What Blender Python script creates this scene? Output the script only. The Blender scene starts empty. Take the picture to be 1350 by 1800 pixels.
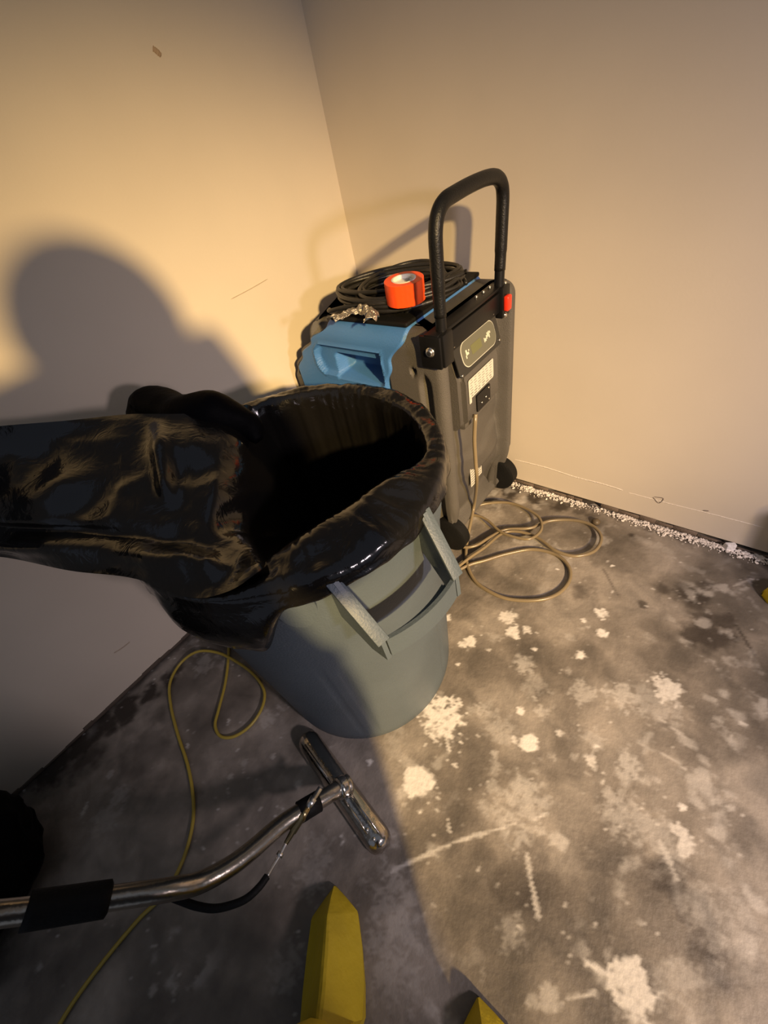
import bpy, bmesh, math, random
import numpy as np
from mathutils import Vector, Matrix, noise as mnoise

random.seed(7)
C = bpy.context.scene.collection
PI = math.pi

# ------------------------------------------------------------------ camera
cam_d = bpy.data.cameras.new('camera')
cam_o = bpy.data.objects.new('camera', cam_d)
C.objects.link(cam_o)
R3 = Matrix(((0.7769846466, -0.3238295632, 0.5398418962),
             (0.6025710123, 0.6307970363, -0.4888796111),
             (-0.1822169972, 0.7051450298, 0.6852499200)))
cam_o.matrix_world = Matrix.Translation((1.2030, -1.2596, 1.2)) @ R3.to_4x4()
cam_d.sensor_fit = 'VERTICAL'
cam_d.sensor_height = 36
cam_d.lens = 728.84 / 1800 * 36
cam_d.clip_start = 0.02
bpy.context.scene.camera = cam_o

# ------------------------------------------------------------------ world, lamps, exposure
vs = bpy.context.scene.view_settings
vs.view_transform = 'Standard'
vs.look = 'None'
vs.gamma = 1.0
vs.use_curve_mapping = False
vs.exposure = 1.35
wd = bpy.data.worlds.new('room_ambient')
bpy.context.scene.world = wd
wd.use_nodes = True
wd.node_tree.nodes['Background'].inputs[0].default_value = (0.72, 0.80, 1.0, 1)
wd.node_tree.nodes['Background'].inputs[1].default_value = 0.08


def spot_lamp(name, loc, target, power, color, size, blend, radius):
    d = bpy.data.lights.new(name, 'SPOT')
    d.energy = power
    d.color = color
    d.spot_size = math.radians(size)
    d.spot_blend = blend
    d.shadow_soft_size = radius
    o = bpy.data.objects.new(name, d)
    o.location = loc
    o.rotation_euler = (Vector(target) - Vector(loc)).to_track_quat('-Z', 'Y').to_euler()
    C.objects.link(o)
    return o


# warm work lamp behind the photographer's right shoulder, aimed at the corner
spot_lamp('warm_work_lamp', (5.0, -3.0, 2.8), (0.08, -0.50, 0.16), 1020, (1.0, 0.68, 0.29), 27, 1.0, 0.10)
# paler second lamp lower and closer to the right-hand wall
spot_lamp('pale_work_lamp', (2.75, -1.15, 1.35), (1.0, -0.30, 0.0), 47, (1.0, 0.83, 0.88), 84, 1.0, 0.09)


# ------------------------------------------------------------------ helpers
def mat(name, color=(0.5, 0.5, 0.5), rough=0.6, metal=0.0, spec=0.5, bump=0.0, bscale=40, var=0.0,
        vscale=6, coat=0.0, detail=6):
    m = bpy.data.materials.new(name)
    m.use_nodes = True
    nt = m.node_tree
    b = nt.nodes['Principled BSDF']
    b.inputs['Base Color'].default_value = (*color, 1)
    b.inputs['Roughness'].default_value = rough
    b.inputs['Metallic'].default_value = metal
    b.inputs['Specular IOR Level'].default_value = spec
    b.inputs['Coat Weight'].default_value = coat
    tc = nt.nodes.new('ShaderNodeTexCoord')
    if var > 0:
        n = nt.nodes.new('ShaderNodeTexNoise')
        n.inputs['Scale'].default_value = vscale
        n.inputs['Detail'].default_value = 5
        nt.links.new(tc.outputs['Object'], n.inputs['Vector'])
        r = nt.nodes.new('ShaderNodeValToRGB')
        r.color_ramp.elements[0].position = 0.3
        r.color_ramp.elements[1].position = 0.72
        r.color_ramp.elements[0].color = (*[max(0, c * (1 - var)) for c in color], 1)
        r.color_ramp.elements[1].color = (*[min(1, c * (1 + var)) for c in color], 1)
        nt.links.new(n.outputs['Fac'], r.inputs['Fac'])
        nt.links.new(r.outputs['Color'], b.inputs['Base Color'])
    if bump > 0:
        n2 = nt.nodes.new('ShaderNodeTexNoise')
        n2.inputs['Scale'].default_value = bscale
        n2.inputs['Detail'].default_value = detail
        nt.links.new(tc.outputs['Object'], n2.inputs['Vector'])
        bp = nt.nodes.new('ShaderNodeBump')
        bp.inputs['Strength'].default_value = bump
        bp.inputs['Distance'].default_value = 0.01
        nt.links.new(n2.outputs['Fac'], bp.inputs['Height'])
        nt.links.new(bp.outputs['Normal'], b.inputs['Normal'])
    return m


def tag(o, label=None, cat=None, group=None, kind=None):
    if label: o['label'] = label
    if cat: o['category'] = cat
    if group: o['group'] = group
    if kind: o['kind'] = kind
    return o


def link(name, me, m=None, parent=None, smooth=True):
    o = bpy.data.objects.new(name, me)
    C.objects.link(o)
    if m is not None and len(me.materials) == 0:
        for q in (m if isinstance(m, (list, tuple)) else [m]):
            me.materials.append(q)
    if smooth:
        me.polygons.foreach_set('use_smooth', [True] * len(me.polygons))
    if parent is not None:
        o.parent = parent
    return o


def obj(name, bm, m, parent=None, smooth=True, angle=None):
    me = bpy.data.meshes.new(name)
    bmesh.ops.recalc_face_normals(bm, faces=bm.faces)
    if angle is not None:
        for e in bm.edges:
            if len(e.link_faces) == 2 and e.calc_face_angle(0) > math.radians(angle):
                e.smooth = False
    bm.to_mesh(me)
    bm.free()
    return link(name, me, m, parent, smooth)


def empty(name, loc=(0, 0, 0)):
    o = bpy.data.objects.new(name, None)
    o.empty_display_size = 0.05
    o.location = loc
    C.objects.link(o)
    return o


def V(*a):
    return Vector(a[0]) if len(a) == 1 else Vector(a)


def box(bm, c, h, ax=None, bevel=0.0, seg=2):
    """box at centre c, half sizes h, axes ax (3 vectors)"""
    ax = ax or (V(1, 0, 0), V(0, 1, 0), V(0, 0, 1))
    c = V(c)
    vs_ = []
    for i in (-1, 1):
        for j in (-1, 1):
            for k in (-1, 1):
                vs_.append(bm.verts.new(c + ax[0] * h[0] * i + ax[1] * h[1] * j + ax[2] * h[2] * k))
    fs = []
    for q in ((0, 1, 3, 2), (4, 6, 7, 5), (0, 4, 5, 1), (2, 3, 7, 6), (0, 2, 6, 4), (1, 5, 7, 3)):
        fs.append(bm.faces.new([vs_[i] for i in q]))
    if bevel > 0:
        es = list({e for f in fs for e in f.edges})
        bmesh.ops.bevel(bm, geom=es, offset=bevel, segments=seg, affect='EDGES', profile=0.5)


def catmull(P, n):
    P = [V(p) for p in P]
    Q = [P[0] * 2 - P[1]] + P + [P[-1] * 2 - P[-2]]
    out = []
    for i in range(1, len(Q) - 2):
        for k in range(n):
            t = k / n
            a, b, c, d = Q[i - 1], Q[i], Q[i + 1], Q[i + 2]
            out.append(0.5 * ((2 * b) + (c - a) * t + (2 * a - 5 * b + 4 * c - d) * t * t
                              + (3 * b - a - 3 * c + d) * t ** 3))
    out.append(P[-1])
    return out


def tube(bm, P, r, n=10, closed=False, caps=True):
    """tube along points P; r float or list"""
    P = [V(p) for p in P]
    N = len(P)
    R = r if isinstance(r, (list, tuple)) else [r] * N
    T = []
    for i in range(N):
        a = P[(i - 1) % N] if (closed or i > 0) else P[i]
        b = P[(i + 1) % N] if (closed or i < N - 1) else P[i]
        T.append((b - a).normalized())
    up = V(0, 0, 1) if abs(T[0].z) < 0.9 else V(1, 0, 0)
    u = (up - T[0] * up.dot(T[0])).normalized()
    rings = []
    for i in range(N):
        u = (u - T[i] * u.dot(T[i])).normalized()
        v = T[i].cross(u)
        rings.append([bm.verts.new(P[i] + (u * math.cos(2 * PI * k / n) + v * math.sin(2 * PI * k / n)) * R[i])
                      for k in range(n)])
    for i in range(N if closed else N - 1):
        A, B = rings[i], rings[(i + 1) % N]
        for k in range(n):
            bm.faces.new((A[k], A[(k + 1) % n], B[(k + 1) % n], B[k]))
    if caps and not closed:
        bm.faces.new(rings[0][::-1])
        bm.faces.new(rings[-1])
    return rings


def cyl(bm, a, b, r, n=20, r2=None, bevel=0):
    a, b = V(a), V(b)
    if bevel > 0:
        d = (b - a).normalized()
        tube(bm, [a, a + d * bevel * 0.01, a + d * bevel, b - d * bevel, b - d * bevel * 0.01, b],
             [r - bevel, r - bevel, r, r, r - bevel, r - bevel], n)
    else:
        tube(bm, [a, b], [r, r if r2 is None else r2], n)


def lathe(bm, prof, c=(0, 0, 0), n=48, axis='z', disp=None, close=False):
    rings = []
    for (r, z) in prof:
        ring = []
        for k in range(n):
            a = 2 * PI * k / n
            rr = r + (disp(a, z, r) if disp else 0)
            if axis == 'z':
                p = V(c[0] + rr * math.cos(a), c[1] + rr * math.sin(a), c[2] + z)
            elif axis == 'y':
                p = V(c[0] + rr * math.cos(a), c[1] + z, c[2] + rr * math.sin(a))
            else:
                p = V(c[0] + z, c[1] + rr * math.cos(a), c[2] + rr * math.sin(a))
            ring.append(bm.verts.new(p))
        rings.append(ring)
    m = len(rings)
    for i in range(m if close else m - 1):
        A, B = rings[i], rings[(i + 1) % m]
        for k in range(n):
            bm.faces.new((A[k], A[(k + 1) % n], B[(k + 1) % n], B[k]))
    if not close:
        if prof[0][0] > 1e-4: bm.faces.new(rings[0][::-1])
        if prof[-1][0] > 1e-4: bm.faces.new(rings[-1])
    return rings


def grid(bm, rows, closed_u=False, mi=0):
    vsr = [[bm.verts.new(p) for p in row] for row in rows]
    n = len(vsr[0])
    for i in range(len(vsr) - 1):
        for k in range(n if closed_u else n - 1):
            f = bm.faces.new((vsr[i][k], vsr[i][(k + 1) % n], vsr[i + 1][(k + 1) % n], vsr[i + 1][k]))
            f.material_index = mi
    return vsr


def ss(a, b, x):
    if a == b: return 1.0 if x > a else 0.0
    t = max(0.0, min(1.0, (x - a) / (b - a)))
    return t * t * (3 - 2 * t)


def bandf(a, b, w, x):
    return ss(a - w, a + w, x) * (1 - ss(b - w, b + w, x))


def nz(x, y=0, z=0):
    return mnoise.noise(V(x, y, z))


# ------------------------------------------------------------------ numpy noise for the slab
def vnoise(X, Y, scale, seed):
    rng = np.random.RandomState(seed)
    T = rng.rand(256, 256)
    x = X * scale + 37.3
    y = Y * scale + 91.7
    xi = np.floor(x).astype(int); yi = np.floor(y).astype(int)
    fx = x - xi; fy = y - yi
    fx = fx * fx * (3 - 2 * fx); fy = fy * fy * (3 - 2 * fy)
    g = lambda a, b: T[a % 256, b % 256]
    return (g(xi, yi) * (1 - fx) * (1 - fy) + g(xi + 1, yi) * fx * (1 - fy)
            + g(xi, yi + 1) * (1 - fx) * fy + g(xi + 1, yi + 1) * fx * fy)


def fbm(X, Y, scale, seed, octs=5):
    s = 0; a = 1; t = 0
    for o in range(octs):
        s = s + a * vnoise(X, Y, scale * 2 ** o, seed + o)
        t += a; a *= 0.55
    return s / t


def nss(a, b, x):
    t = np.clip((x - a) / (b - a), 0, 1)
    return t * t * (3 - 2 * t)


# ------------------------------------------------------------------ floor
SPLASH_AT = [(0.928, -1.126, 0.000), (1.111, -0.894, 0.000), (1.095, -0.908, 0.000), (0.899, -0.965, 0.000), (0.906, -1.000, 0.000), (1.424, -1.164, 0.000), (1.341, -0.577, 0.000), (1.326, -0.630, 0.000), (1.255, -0.655, 0.000), (1.236, -0.797, 0.000), (1.148, -1.023, 0.000), (1.147, -1.051, 0.000), (1.141, -0.991, 0.000), (1.140, -0.438, 0.000), (1.124, -0.438, 0.000), (1.158, -0.503, 0.000), (1.134, -0.603, 0.000), (1.102, -0.491, 0.000), (0.850, -0.733, 0.000), (0.833, -0.749, 0.000), (0.749, -0.695, 0.000), (0.907, -0.591, 0.000), (0.949, -0.632, 0.000), (0.974, -0.608, 0.000), (1.019, -0.649, 0.000), (1.013, -0.711, 0.000), (1.175, -0.701, 0.000), (1.063, -0.751, 0.000), (1.317, -0.809, 0.000), (1.315, -0.835, 0.000), (1.352, -0.912, 0.000), (1.396, -0.911, 0.000), (1.427, -0.906, 0.000), (1.441, -0.878, 0.000), (1.451, -0.898, 0.000), (1.241, -1.039, 0.000), (1.166, -0.830, 0.000), (1.060, -0.833, 0.000), (1.079, -0.906, 0.000), (0.195, -1.626, 0.000), (1.303, -0.896, 0.000), (1.321, -0.873, 0.000), (1.243, -0.851, 0.000), (1.244, -0.809, 0.000), (1.109, -0.802, 0.000), (1.037, -0.902, 0.000), (0.965, -0.890, 0.000), (1.068, -0.992, 0.000), (1.079, -1.029, 0.000), (1.503, -0.989, 0.000), (1.551, -0.961, 0.000), (1.488, -1.093, 0.000), (1.466, -1.132, 0.000), (1.316, -1.268, 0.000), (1.294, -1.290, 0.000), (1.438, -1.200, 0.000), (1.531, -1.006, 0.000), (1.227, -1.231, 0.000), (1.051, -1.378, 0.000), (1.005, -1.337, 0.000), (1.056, -1.423, 0.000), (0.965, -0.345, 0.000), (1.106, -0.248, 0.000), (0.856, -0.812, 0.000), (0.800, -1.165, 0.000), (0.967, -1.176, 0.000), (0.985, -1.043, 0.000), (1.053, -0.964, 0.000), (1.431, -0.830, 0.000), (1.508, -0.774, 0.000), (1.443, -0.785, 0.000), (1.370, -0.601, 0.000), (1.438, -0.547, 0.000), (0.568, -1.310, 0.000), (0.511, -1.368, 0.000), (0.276, -1.634, 0.000), (0.301, -1.679, 0.000), (0.299, -1.710, 0.000), (0.158, -1.267, 0.000), (0.472, -1.250, 0.000), (0.498, -1.204, 0.000), (0.505, -1.413, 0.000), (0.675, -1.313, 0.000), (0.819, -1.381, 0.000), (0.831, -1.422, 0.000), (0.889, -1.555, 0.000), (0.689, -1.752, 0.000), (0.442, -1.905, 0.000), (1.309, -0.667, 0.000), (1.123, -0.664, 0.000), (1.490, -0.622, 0.000), (1.100, -1.083, 0.000), (1.084, -1.081, 0.000), (0.906, -0.677, 0.000), (1.086, -0.565, 0.000), (1.168, -0.891, 0.000), (1.211, -0.861, 0.000), (1.266, -0.452, 0.000)]
SPLASH_SIZE = [(3.57, 1, 0.15), (2.21, 1, 0.1), (0.68, 0.9, 0.3), (4.42, 0.95, 0.8), (2.38, 0.7, 0.9), (3.4, 0.8, 0.4), (3.4, 0.75, 0.5), (4.76, 0.35, 0.6), (3.4, 0.6, 0.7), (2.04, 0.4, 0.7), (4.76, 0.5, 0.8), (3.74, 0.55, 0.9), (2.38, 0.6, 0.6), (1.87, 1, 0.5), (1.02, 1, 0.4), (1.36, 1, 0.3), (1.19, 1, 0.3), (0.85, 0.9, 0.3), (1.87, 0.95, 0.4), (1.02, 0.9, 0.3), (1.02, 0.95, 0.3), (2.38, 0.8, 0.5), (1.87, 0.9, 0.5), (1.19, 0.9, 0.5), (0.85, 0.9, 0.4), (2.72, 0.6, 0.5), (2.72, 0.5, 0.6), (3.06, 0.3, 0.7), (2.21, 0.65, 0.6), (1.19, 0.6, 0.5), (4.42, 0.5, 0.8), (3.4, 0.45, 0.9), (3.06, 0.4, 0.8), (1.53, 0.7, 0.5), (1.53, 0.7, 0.6), (1.7, 0.6, 0.2), (0.85, 0.7, 0.5), (1.02, 1, 0.2), (0.85, 0.8, 0.5), (1.19, 0.45, 0.2), (1.36, 0.5, 0.3), (1.19, 0.4, 0.3), (1.36, 0.7, 0.5), (0.51, 0.9, 0.2), (1.53, 0.5, 0.6), (3.06, 0.35, 0.7), (2.04, 0.5, 0.9), (1.53, 0.4, 0.6), (1.36, 0.4, 0.6), (4.08, 0.3, 0.7), (3.06, 0.3, 0.8), (2.38, 0.35, 0.6), (2.38, 0.3, 0.8), (1.53, 0.55, 0.5), (1.02, 0.5, 0.5), (1.53, 0.5, 0.6), (1.19, 0.4, 0.3), (2.38, 0.3, 0.6), (5.1, 0.35, 0.9), (4.42, 0.3, 0.9), (3.74, 0.25, 0.9), (0.51, 1, 0.1), (0.51, 1, 0.1), (0.51, 0.9, 0.1), (0.68, 0.9, 0.2), (0.51, 0.8, 0.1), (0.68, 0.7, 0.4), (0.85, 0.6, 0.6), (0.68, 0.8, 0.2), (0.85, 0.6, 0.3), (1.02, 0.4, 0.4), (0.68, 0.5, 0.3), (0.68, 0.5, 0.2), (0.68, 0.5, 0.3), (0.85, 0.3, 0.5), (2.72, 0.28, 0.6), (3.06, 0.22, 0.7), (1.7, 0.2, 0.7), (2.72, 0.3, 0.8), (2.38, 0.4, 0.9), (1.36, 0.4, 0.9), (0.68, 0.5, 0.1), (1.02, 0.55, 0.2), (3.06, 0.25, 0.8), (2.55, 0.25, 0.9), (2.72, 0.2, 0.8), (0.85, 0.4, 0.2), (0.68, 0.4, 0.2), (1.02, 0.5, 0.9), (1.02, 0.4, 0.5), (2.04, 0.2, 0.6), (1.7, 0.4, 0.9), (1.19, 0.4, 0.9), (1.7, 0.3, 0.8), (1.36, 0.3, 0.9), (1.02, 0.4, 0.6), (0.85, 0.4, 0.6), (1.36, 0.2, 0.6)]  # radius in cm, strength, raggedness
DIRT_AT = [(1.393, -0.368, 0.000), (1.411, -0.299, 0.000), (1.343, -0.251, 0.000), (1.306, -0.249, 0.000), (1.257, -0.266, 0.000), (1.225, -0.350, 0.000), (1.355, -0.197, 0.000), (1.067, -0.398, 0.000), (1.065, -0.341, 0.000), (1.208, -1.139, 0.000), (1.256, -1.136, 0.000), (1.201, -1.178, 0.000), (1.443, -0.978, 0.000), (1.475, -0.990, 0.000), (1.509, -1.022, 0.000), (1.546, -1.039, 0.000), (1.419, -1.001, 0.000), (1.517, -0.793, 0.000), (1.539, -0.589, 0.000), (1.201, -0.869, 0.000), (1.298, -0.926, 0.000), (1.517, -0.408, 0.000), (0.668, -0.064, 0.000), (0.756, -0.047, 0.000), (0.862, -0.058, 0.000), (0.975, -0.052, 0.000), (0.935, -0.056, 0.000), (1.155, -0.022, 0.000), (1.119, -0.087, 0.000), (1.273, -0.018, 0.000), (1.395, -0.008, 0.000), (1.457, -0.039, 0.000), (0.611, -0.149, 0.000), (0.087, -1.359, 0.000), (0.063, -1.431, 0.000), (0.048, -1.506, 0.000), (0.033, -1.578, 0.000), (0.029, -1.650, 0.000), (0.015, -1.715, 0.000), (0.079, -1.652, 0.000), (0.026, -1.253, 0.000), (0.236, -1.543, 0.000), (0.443, -1.514, 0.000), (0.583, -1.443, 0.000), (0.429, -1.643, 0.000), (0.907, -1.489, 0.000), (0.807, -1.566, 0.000), (0.829, -1.660, 0.000), (1.018, -0.863, 0.000), (1.133, -1.148, 0.000), (1.256, -0.520, 0.000), (1.151, -0.738, 0.000), (1.433, -0.706, 0.000), (1.041, -1.084, 0.000), (1.393, -1.159, 0.000), (1.121, -0.215, 0.000), (1.266, -0.975, 0.000), (1.421, -0.729, 0.000)]
DIRT_SIZE = [(5.78, 0.75), (3.4, 0.7), (3.74, 0.8), (3.06, 0.7), (2.38, 0.6), (1.19, 0.7), (2.38, 0.5), (3.4, 0.6), (2.04, 0.4), (6.8, 0.55), (5.78, 0.5), (3.74, 0.5), (4.08, 0.7), (4.08, 0.6), (3.74, 0.6), (4.42, 0.5), (3.4, 0.4), (5.1, 0.35), (6.8, 0.35), (6.8, 0.3), (6.12, 0.25), (8.5, 0.2), (4.42, 0.85), (4.08, 0.9), (3.74, 0.85), (3.06, 0.6), (2.38, 0.6), (2.72, 0.6), (1.02, 0.8), (3.06, 0.5), (4.76, 0.5), (4.42, 0.5), (2.72, 0.5), (3.74, 0.9), (4.76, 0.95), (5.1, 0.95), (5.44, 0.95), (5.78, 0.95), (6.12, 0.95), (5.78, 0.7), (2.38, 0.5), (10.2, 0.4), (11.9, 0.3), (11.9, 0.35), (10.2, 0.3), (13.6, 0.4), (13.6, 0.35), (13.6, 0.3), (2.04, 0.2), (2.72, 0.3), (5.1, 0.25), (4.42, 0.25), (4.08, 0.3), (5.1, 0.25), (10.2, 0.15), (5.1, 0.3), (6.8, 0.2), (2.38, 0.3)]  # radius in cm, strength
LINES = [  # scraped lines and cracks: from, to, half width in cm, lightness
    ([(0.978, -1.300, 0.000), (1.063, -1.175, 0.000)], 0.35, 0.5),
    ([(1.063, -1.175, 0.000), (1.155, -1.067, 0.000)], 0.35, 0.55),
    ([(1.351, -1.184, 0.000), (1.386, -1.175, 0.000)], 0.5, 0.7),
    ([(1.343, -1.246, 0.000), (1.376, -1.212, 0.000)], 0.4, 0.5),
    ([(1.415, -1.198, 0.000), (1.440, -1.207, 0.000)], 0.5, 0.5),
    ([(1.339, -0.660, 0.000), (1.410, -0.678, 0.000)], 0.25, 0.35),
    ([(1.331, -0.748, 0.000), (1.406, -0.739, 0.000)], 0.25, 0.3),
    ([(1.197, -1.100, 0.000), (1.256, -1.178, 0.000)], 0.25, 0.5),
    ([(1.421, -0.260, 0.000), (1.494, -0.368, 0.000)], 0.3, -0.7),
    ([(1.087, -0.275, 0.000), (1.153, -0.351, 0.000)], 0.25, -0.5),
    ([(0.763, -0.672, 0.000), (0.848, -0.439, 0.000)], 0.2, -0.2),
    ([(1.103, -0.521, 0.000), (1.121, -0.503, 0.000)], 0.3, 0.4),
    ([(1.187, -1.033, 0.000), (1.203, -1.008, 0.000)], 0.3, 0.6),
    ([(1.423, -0.932, 0.000), (1.450, -0.962, 0.000)], 0.6, 0.4),
    ([(1.409, -0.919, 0.000), (1.436, -0.945, 0.000)], 0.5, 0.5),
    ([(0.895, -0.967, 0.000), (0.956, -1.024, 0.000)], 0.2, 0.7),
    ([(0.899, -0.965, 0.000), (0.860, -1.014, 0.000)], 0.25, 0.7),
    ([(0.899, -0.965, 0.000), (0.923, -0.909, 0.000)], 0.25, 0.6),
    ([(1.419, -0.159, 0.000), (1.453, -0.110, 0.000)], 0.4, 0.25),
    ([(0.231, -1.730, 0.000), (0.210, -1.697, 0.000)], 0.35, 0.45),
]


def axis_coords(a, fine_a, fine_b, b, step, coarse):
    return np.concatenate([np.arange(a, fine_a, coarse), np.arange(fine_a, fine_b, step),
                           np.arange(fine_b, b + coarse, coarse)])


def make_floor():
    xs = axis_coords(-0.12, 0.0, 1.9, 3.6, 0.0055, 0.04)
    ys = axis_coords(-3.6, -2.15, 0.02, 0.1, 0.0055, 0.04)
    X, Y = np.meshgrid(xs, ys)
    nx, ny = len(xs), len(ys)
    n1 = fbm(X, Y, 60, 3, 3) - 0.5
    n2 = fbm(X, Y, 150, 9, 2) - 0.5
    n3 = fbm(X, Y, 22, 12, 3) - 0.5
    paint = np.zeros_like(X)
    for (p, (r, s, rag)) in zip(SPLASH_AT, SPLASH_SIZE):
        r = r / 100
        m = (np.abs(X - p[0]) < r * 3) & (np.abs(Y - p[1]) < r * 3)
        dx, dy = X[m] - p[0], Y[m] - p[1]
        a = np.arctan2(dy, dx)
        d = np.sqrt(dx * dx + dy * dy) / r
        ray = np.sin(a * 7 + p[0] * 50) * 0.12 + np.sin(a * 13 + p[1] * 90) * 0.10
        d = d + (n1[m] * 2.2 + n2[m] * 1.2 + ray) * (0.15 + rag)
        soft = 0.12 + 0.35 * rag * (1 if s < 0.7 else 0.3)
        tex = 1 - 0.7 * rag * nss(0.0, 0.25, n2[m] + n1[m] * 0.5)
        v = (1 - nss(1 - soft, 1 + soft, d)) * s * tex * (0.58 if s < 0.7 else 0.9)
        paint[m] = np.maximum(paint[m], v)
    # flecks everywhere
    f1 = fbm(X, Y, 85, 41, 2)
    f2 = fbm(X, Y, 9, 50, 2)
    paint = np.maximum(paint, nss(0.80, 0.90, f1) * nss(0.4, 0.62, f2) * 0.55)
    f3 = fbm(X, Y, 26, 61, 4)
    f4 = fbm(X, Y, 4, 66, 3)
    paint = np.maximum(paint, nss(0.56, 0.74, f3) * nss(0.45, 0.70, f4) * 0.3)
    paint = paint * (1 - nss(1.80, 1.92, X)) * (1 - nss(2.05, 2.17, -Y))
    dirt = np.zeros_like(X)
    for (p, (r, s)) in zip(DIRT_AT, DIRT_SIZE):
        r = r / 100
        m = (np.abs(X - p[0]) < r * 2.4) & (np.abs(Y - p[1]) < r * 2.4)
        d = np.hypot(X[m] - p[0], Y[m] - p[1]) / r + n3[m] * 1.5 + n1[m] * 0.9
        v = (1 - nss(0.45, 1.30, d)) * s * (1.0 if p[0] < 0.4 or p[1] > -0.12 or s >= 0.6 else 0.8)
        dirt[m] = np.maximum(dirt[m], v)
    # damp band along the foot of both walls
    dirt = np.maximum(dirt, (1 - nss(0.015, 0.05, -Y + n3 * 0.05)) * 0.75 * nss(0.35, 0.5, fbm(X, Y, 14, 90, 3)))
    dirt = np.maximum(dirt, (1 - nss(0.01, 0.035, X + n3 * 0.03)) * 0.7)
    for (ab, w, l) in LINES:
        a, b = np.array(ab[0][:2]), np.array(ab[1][:2])
        L = b - a
        t = np.clip(((X - a[0]) * L[0] + (Y - a[1]) * L[1]) / (L @ L), 0, 1)
        d = np.hypot(X - a[0] - t * L[0], Y - a[1] - t * L[1]) / (max(w, 0.4) / 100) + n1 * 2.2
        v = (1 - nss(0.3, 1.3, d)) * abs(l)
        if l > 0: paint = np.maximum(paint, v)
        else: dirt = np.maximum(dirt, v)
    tone = fbm(X, Y, 5.5, 77, 6)
    Z = (fbm(X, Y, 12, 31, 4) - 0.5) * 0.002 + paint * 0.0006 - dirt * 0.0006
    co = np.stack([X, Y, Z], -1).reshape(-1, 3)
    idx = np.arange(nx * ny).reshape(ny, nx)
    F = np.stack([idx[:-1, :-1], idx[:-1, 1:], idx[1:, 1:], idx[1:, :-1]], -1).reshape(-1, 4)
    me = bpy.data.meshes.new('floor')
    me.vertices.add(len(co)); me.vertices.foreach_set('co', co.astype(np.float32).ravel())
    me.loops.add(F.size); me.loops.foreach_set('vertex_index', F.astype(np.int32).ravel())
    me.polygons.add(len(F))
    me.polygons.foreach_set('loop_start', np.arange(0, F.size, 4, dtype=np.int32))
    me.update(calc_edges=True)
    for nm, arr in (('paint', paint), ('dirt', dirt), ('tone', tone)):
        at = me.attributes.new(nm, 'FLOAT', 'POINT')
        at.data.foreach_set('value', arr.astype(np.float32).ravel())
    m = bpy.data.materials.new('stained_concrete')
    m.use_nodes = True
    nt = m.node_tree
    N, Lk = nt.nodes, nt.links
    b = N['Principled BSDF']
    def attr(nm):
        a = N.new('ShaderNodeAttribute'); a.attribute_name = nm; return a.outputs['Fac']
    def ramp(src, stops):
        r = N.new('ShaderNodeValToRGB'); e = r.color_ramp.elements
        while len(e) < len(stops): e.new(0.5)
        for q, (p, c) in zip(e, stops): q.position = p; q.color = (*c, 1)
        Lk.new(src, r.inputs['Fac']); return r.outputs['Color']
    def mix(f, a, c):
        x = N.new('ShaderNodeMix'); x.data_type = 'RGBA'
        Lk.new(f, x.inputs['Factor']); Lk.new(a, x.inputs[6])
        if isinstance(c, tuple): x.inputs[7].default_value = (*c, 1)
        else: Lk.new(c, x.inputs[7])
        return x.outputs[2]
    tc = N.new('ShaderNodeTexCoord')
    fine = N.new('ShaderNodeTexNoise'); fine.inputs['Scale'].default_value = 90; fine.inputs['Detail'].default_value = 6
    Lk.new(tc.outputs['Object'], fine.inputs['Vector'])
    mid = N.new('ShaderNodeTexNoise'); mid.inputs['Scale'].default_value = 14; mid.inputs['Detail'].default_value = 8
    mid.inputs['Distortion'].default_value = 0.6
    Lk.new(tc.outputs['Object'], mid.inputs['Vector'])
    base = ramp(attr('tone'), [(0.32, (0.12, 0.104, 0.086)), (0.48, (0.195, 0.170, 0.141)), (0.62, (0.29, 0.256, 0.217))])
    md = ramp(mid.outputs['Fac'], [(0.3, (0.72, 0.72, 0.72)), (0.7, (1.22, 1.21, 1.2))])
    mu = N.new('ShaderNodeMix'); mu.data_type = 'RGBA'; mu.blend_type = 'MULTIPLY'; mu.inputs['Factor'].default_value = 1.0
    Lk.new(base, mu.inputs[6]); Lk.new(md, mu.inputs[7])
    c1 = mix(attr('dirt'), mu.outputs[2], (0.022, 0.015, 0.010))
    c2 = mix(attr('paint'), c1, (0.80, 0.76, 0.70))
    Lk.new(c2, b.inputs['Base Color'])
    rr = N.new('ShaderNodeMapRange')
    Lk.new(mid.outputs['Fac'], rr.inputs[0]); rr.inputs[3].default_value = 0.38; rr.inputs[4].default_value = 0.75
    Lk.new(rr.outputs[0], b.inputs['Roughness'])
    bp = N.new('ShaderNodeBump'); bp.inputs['Strength'].default_value = 0.35; bp.inputs['Distance'].default_value = 0.004
    Lk.new(fine.outputs['Fac'], bp.inputs['Height']); Lk.new(bp.outputs['Normal'], b.inputs['Normal'])
    o = link('floor', me, m)
    tag(o, kind='structure')
    return o


make_floor()

# ------------------------------------------------------------------ walls
def wall_mat():
    m = mat('painted_plaster', (0.64, 0.565, 0.46), rough=0.6, spec=0.3, bump=0.03, bscale=160, var=0.06, vscale=1.6)
    return m


WALL = wall_mat()
bm = bmesh.new(); box(bm, (-0.06, -1.79, 1.31), (0.06, 1.91, 1.31 + 0.0)); tag(obj('wall_left', bm, WALL, smooth=False), kind='structure')
bm = bmesh.new(); box(bm, (1.80, 0.06, 1.32), (1.80, 0.06, 1.30)); wb = tag(obj('wall_back', bm, WALL, smooth=False), kind='structure')

# old paint line and scuffs left where a skirting board was torn off
PALE = mat('old_paint_edge', (0.80, 0.72, 0.62), 0.6, bump=0.4, bscale=200)
SCUFF = mat('scuff_grey', (0.22, 0.18, 0.15), 0.7)


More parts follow.
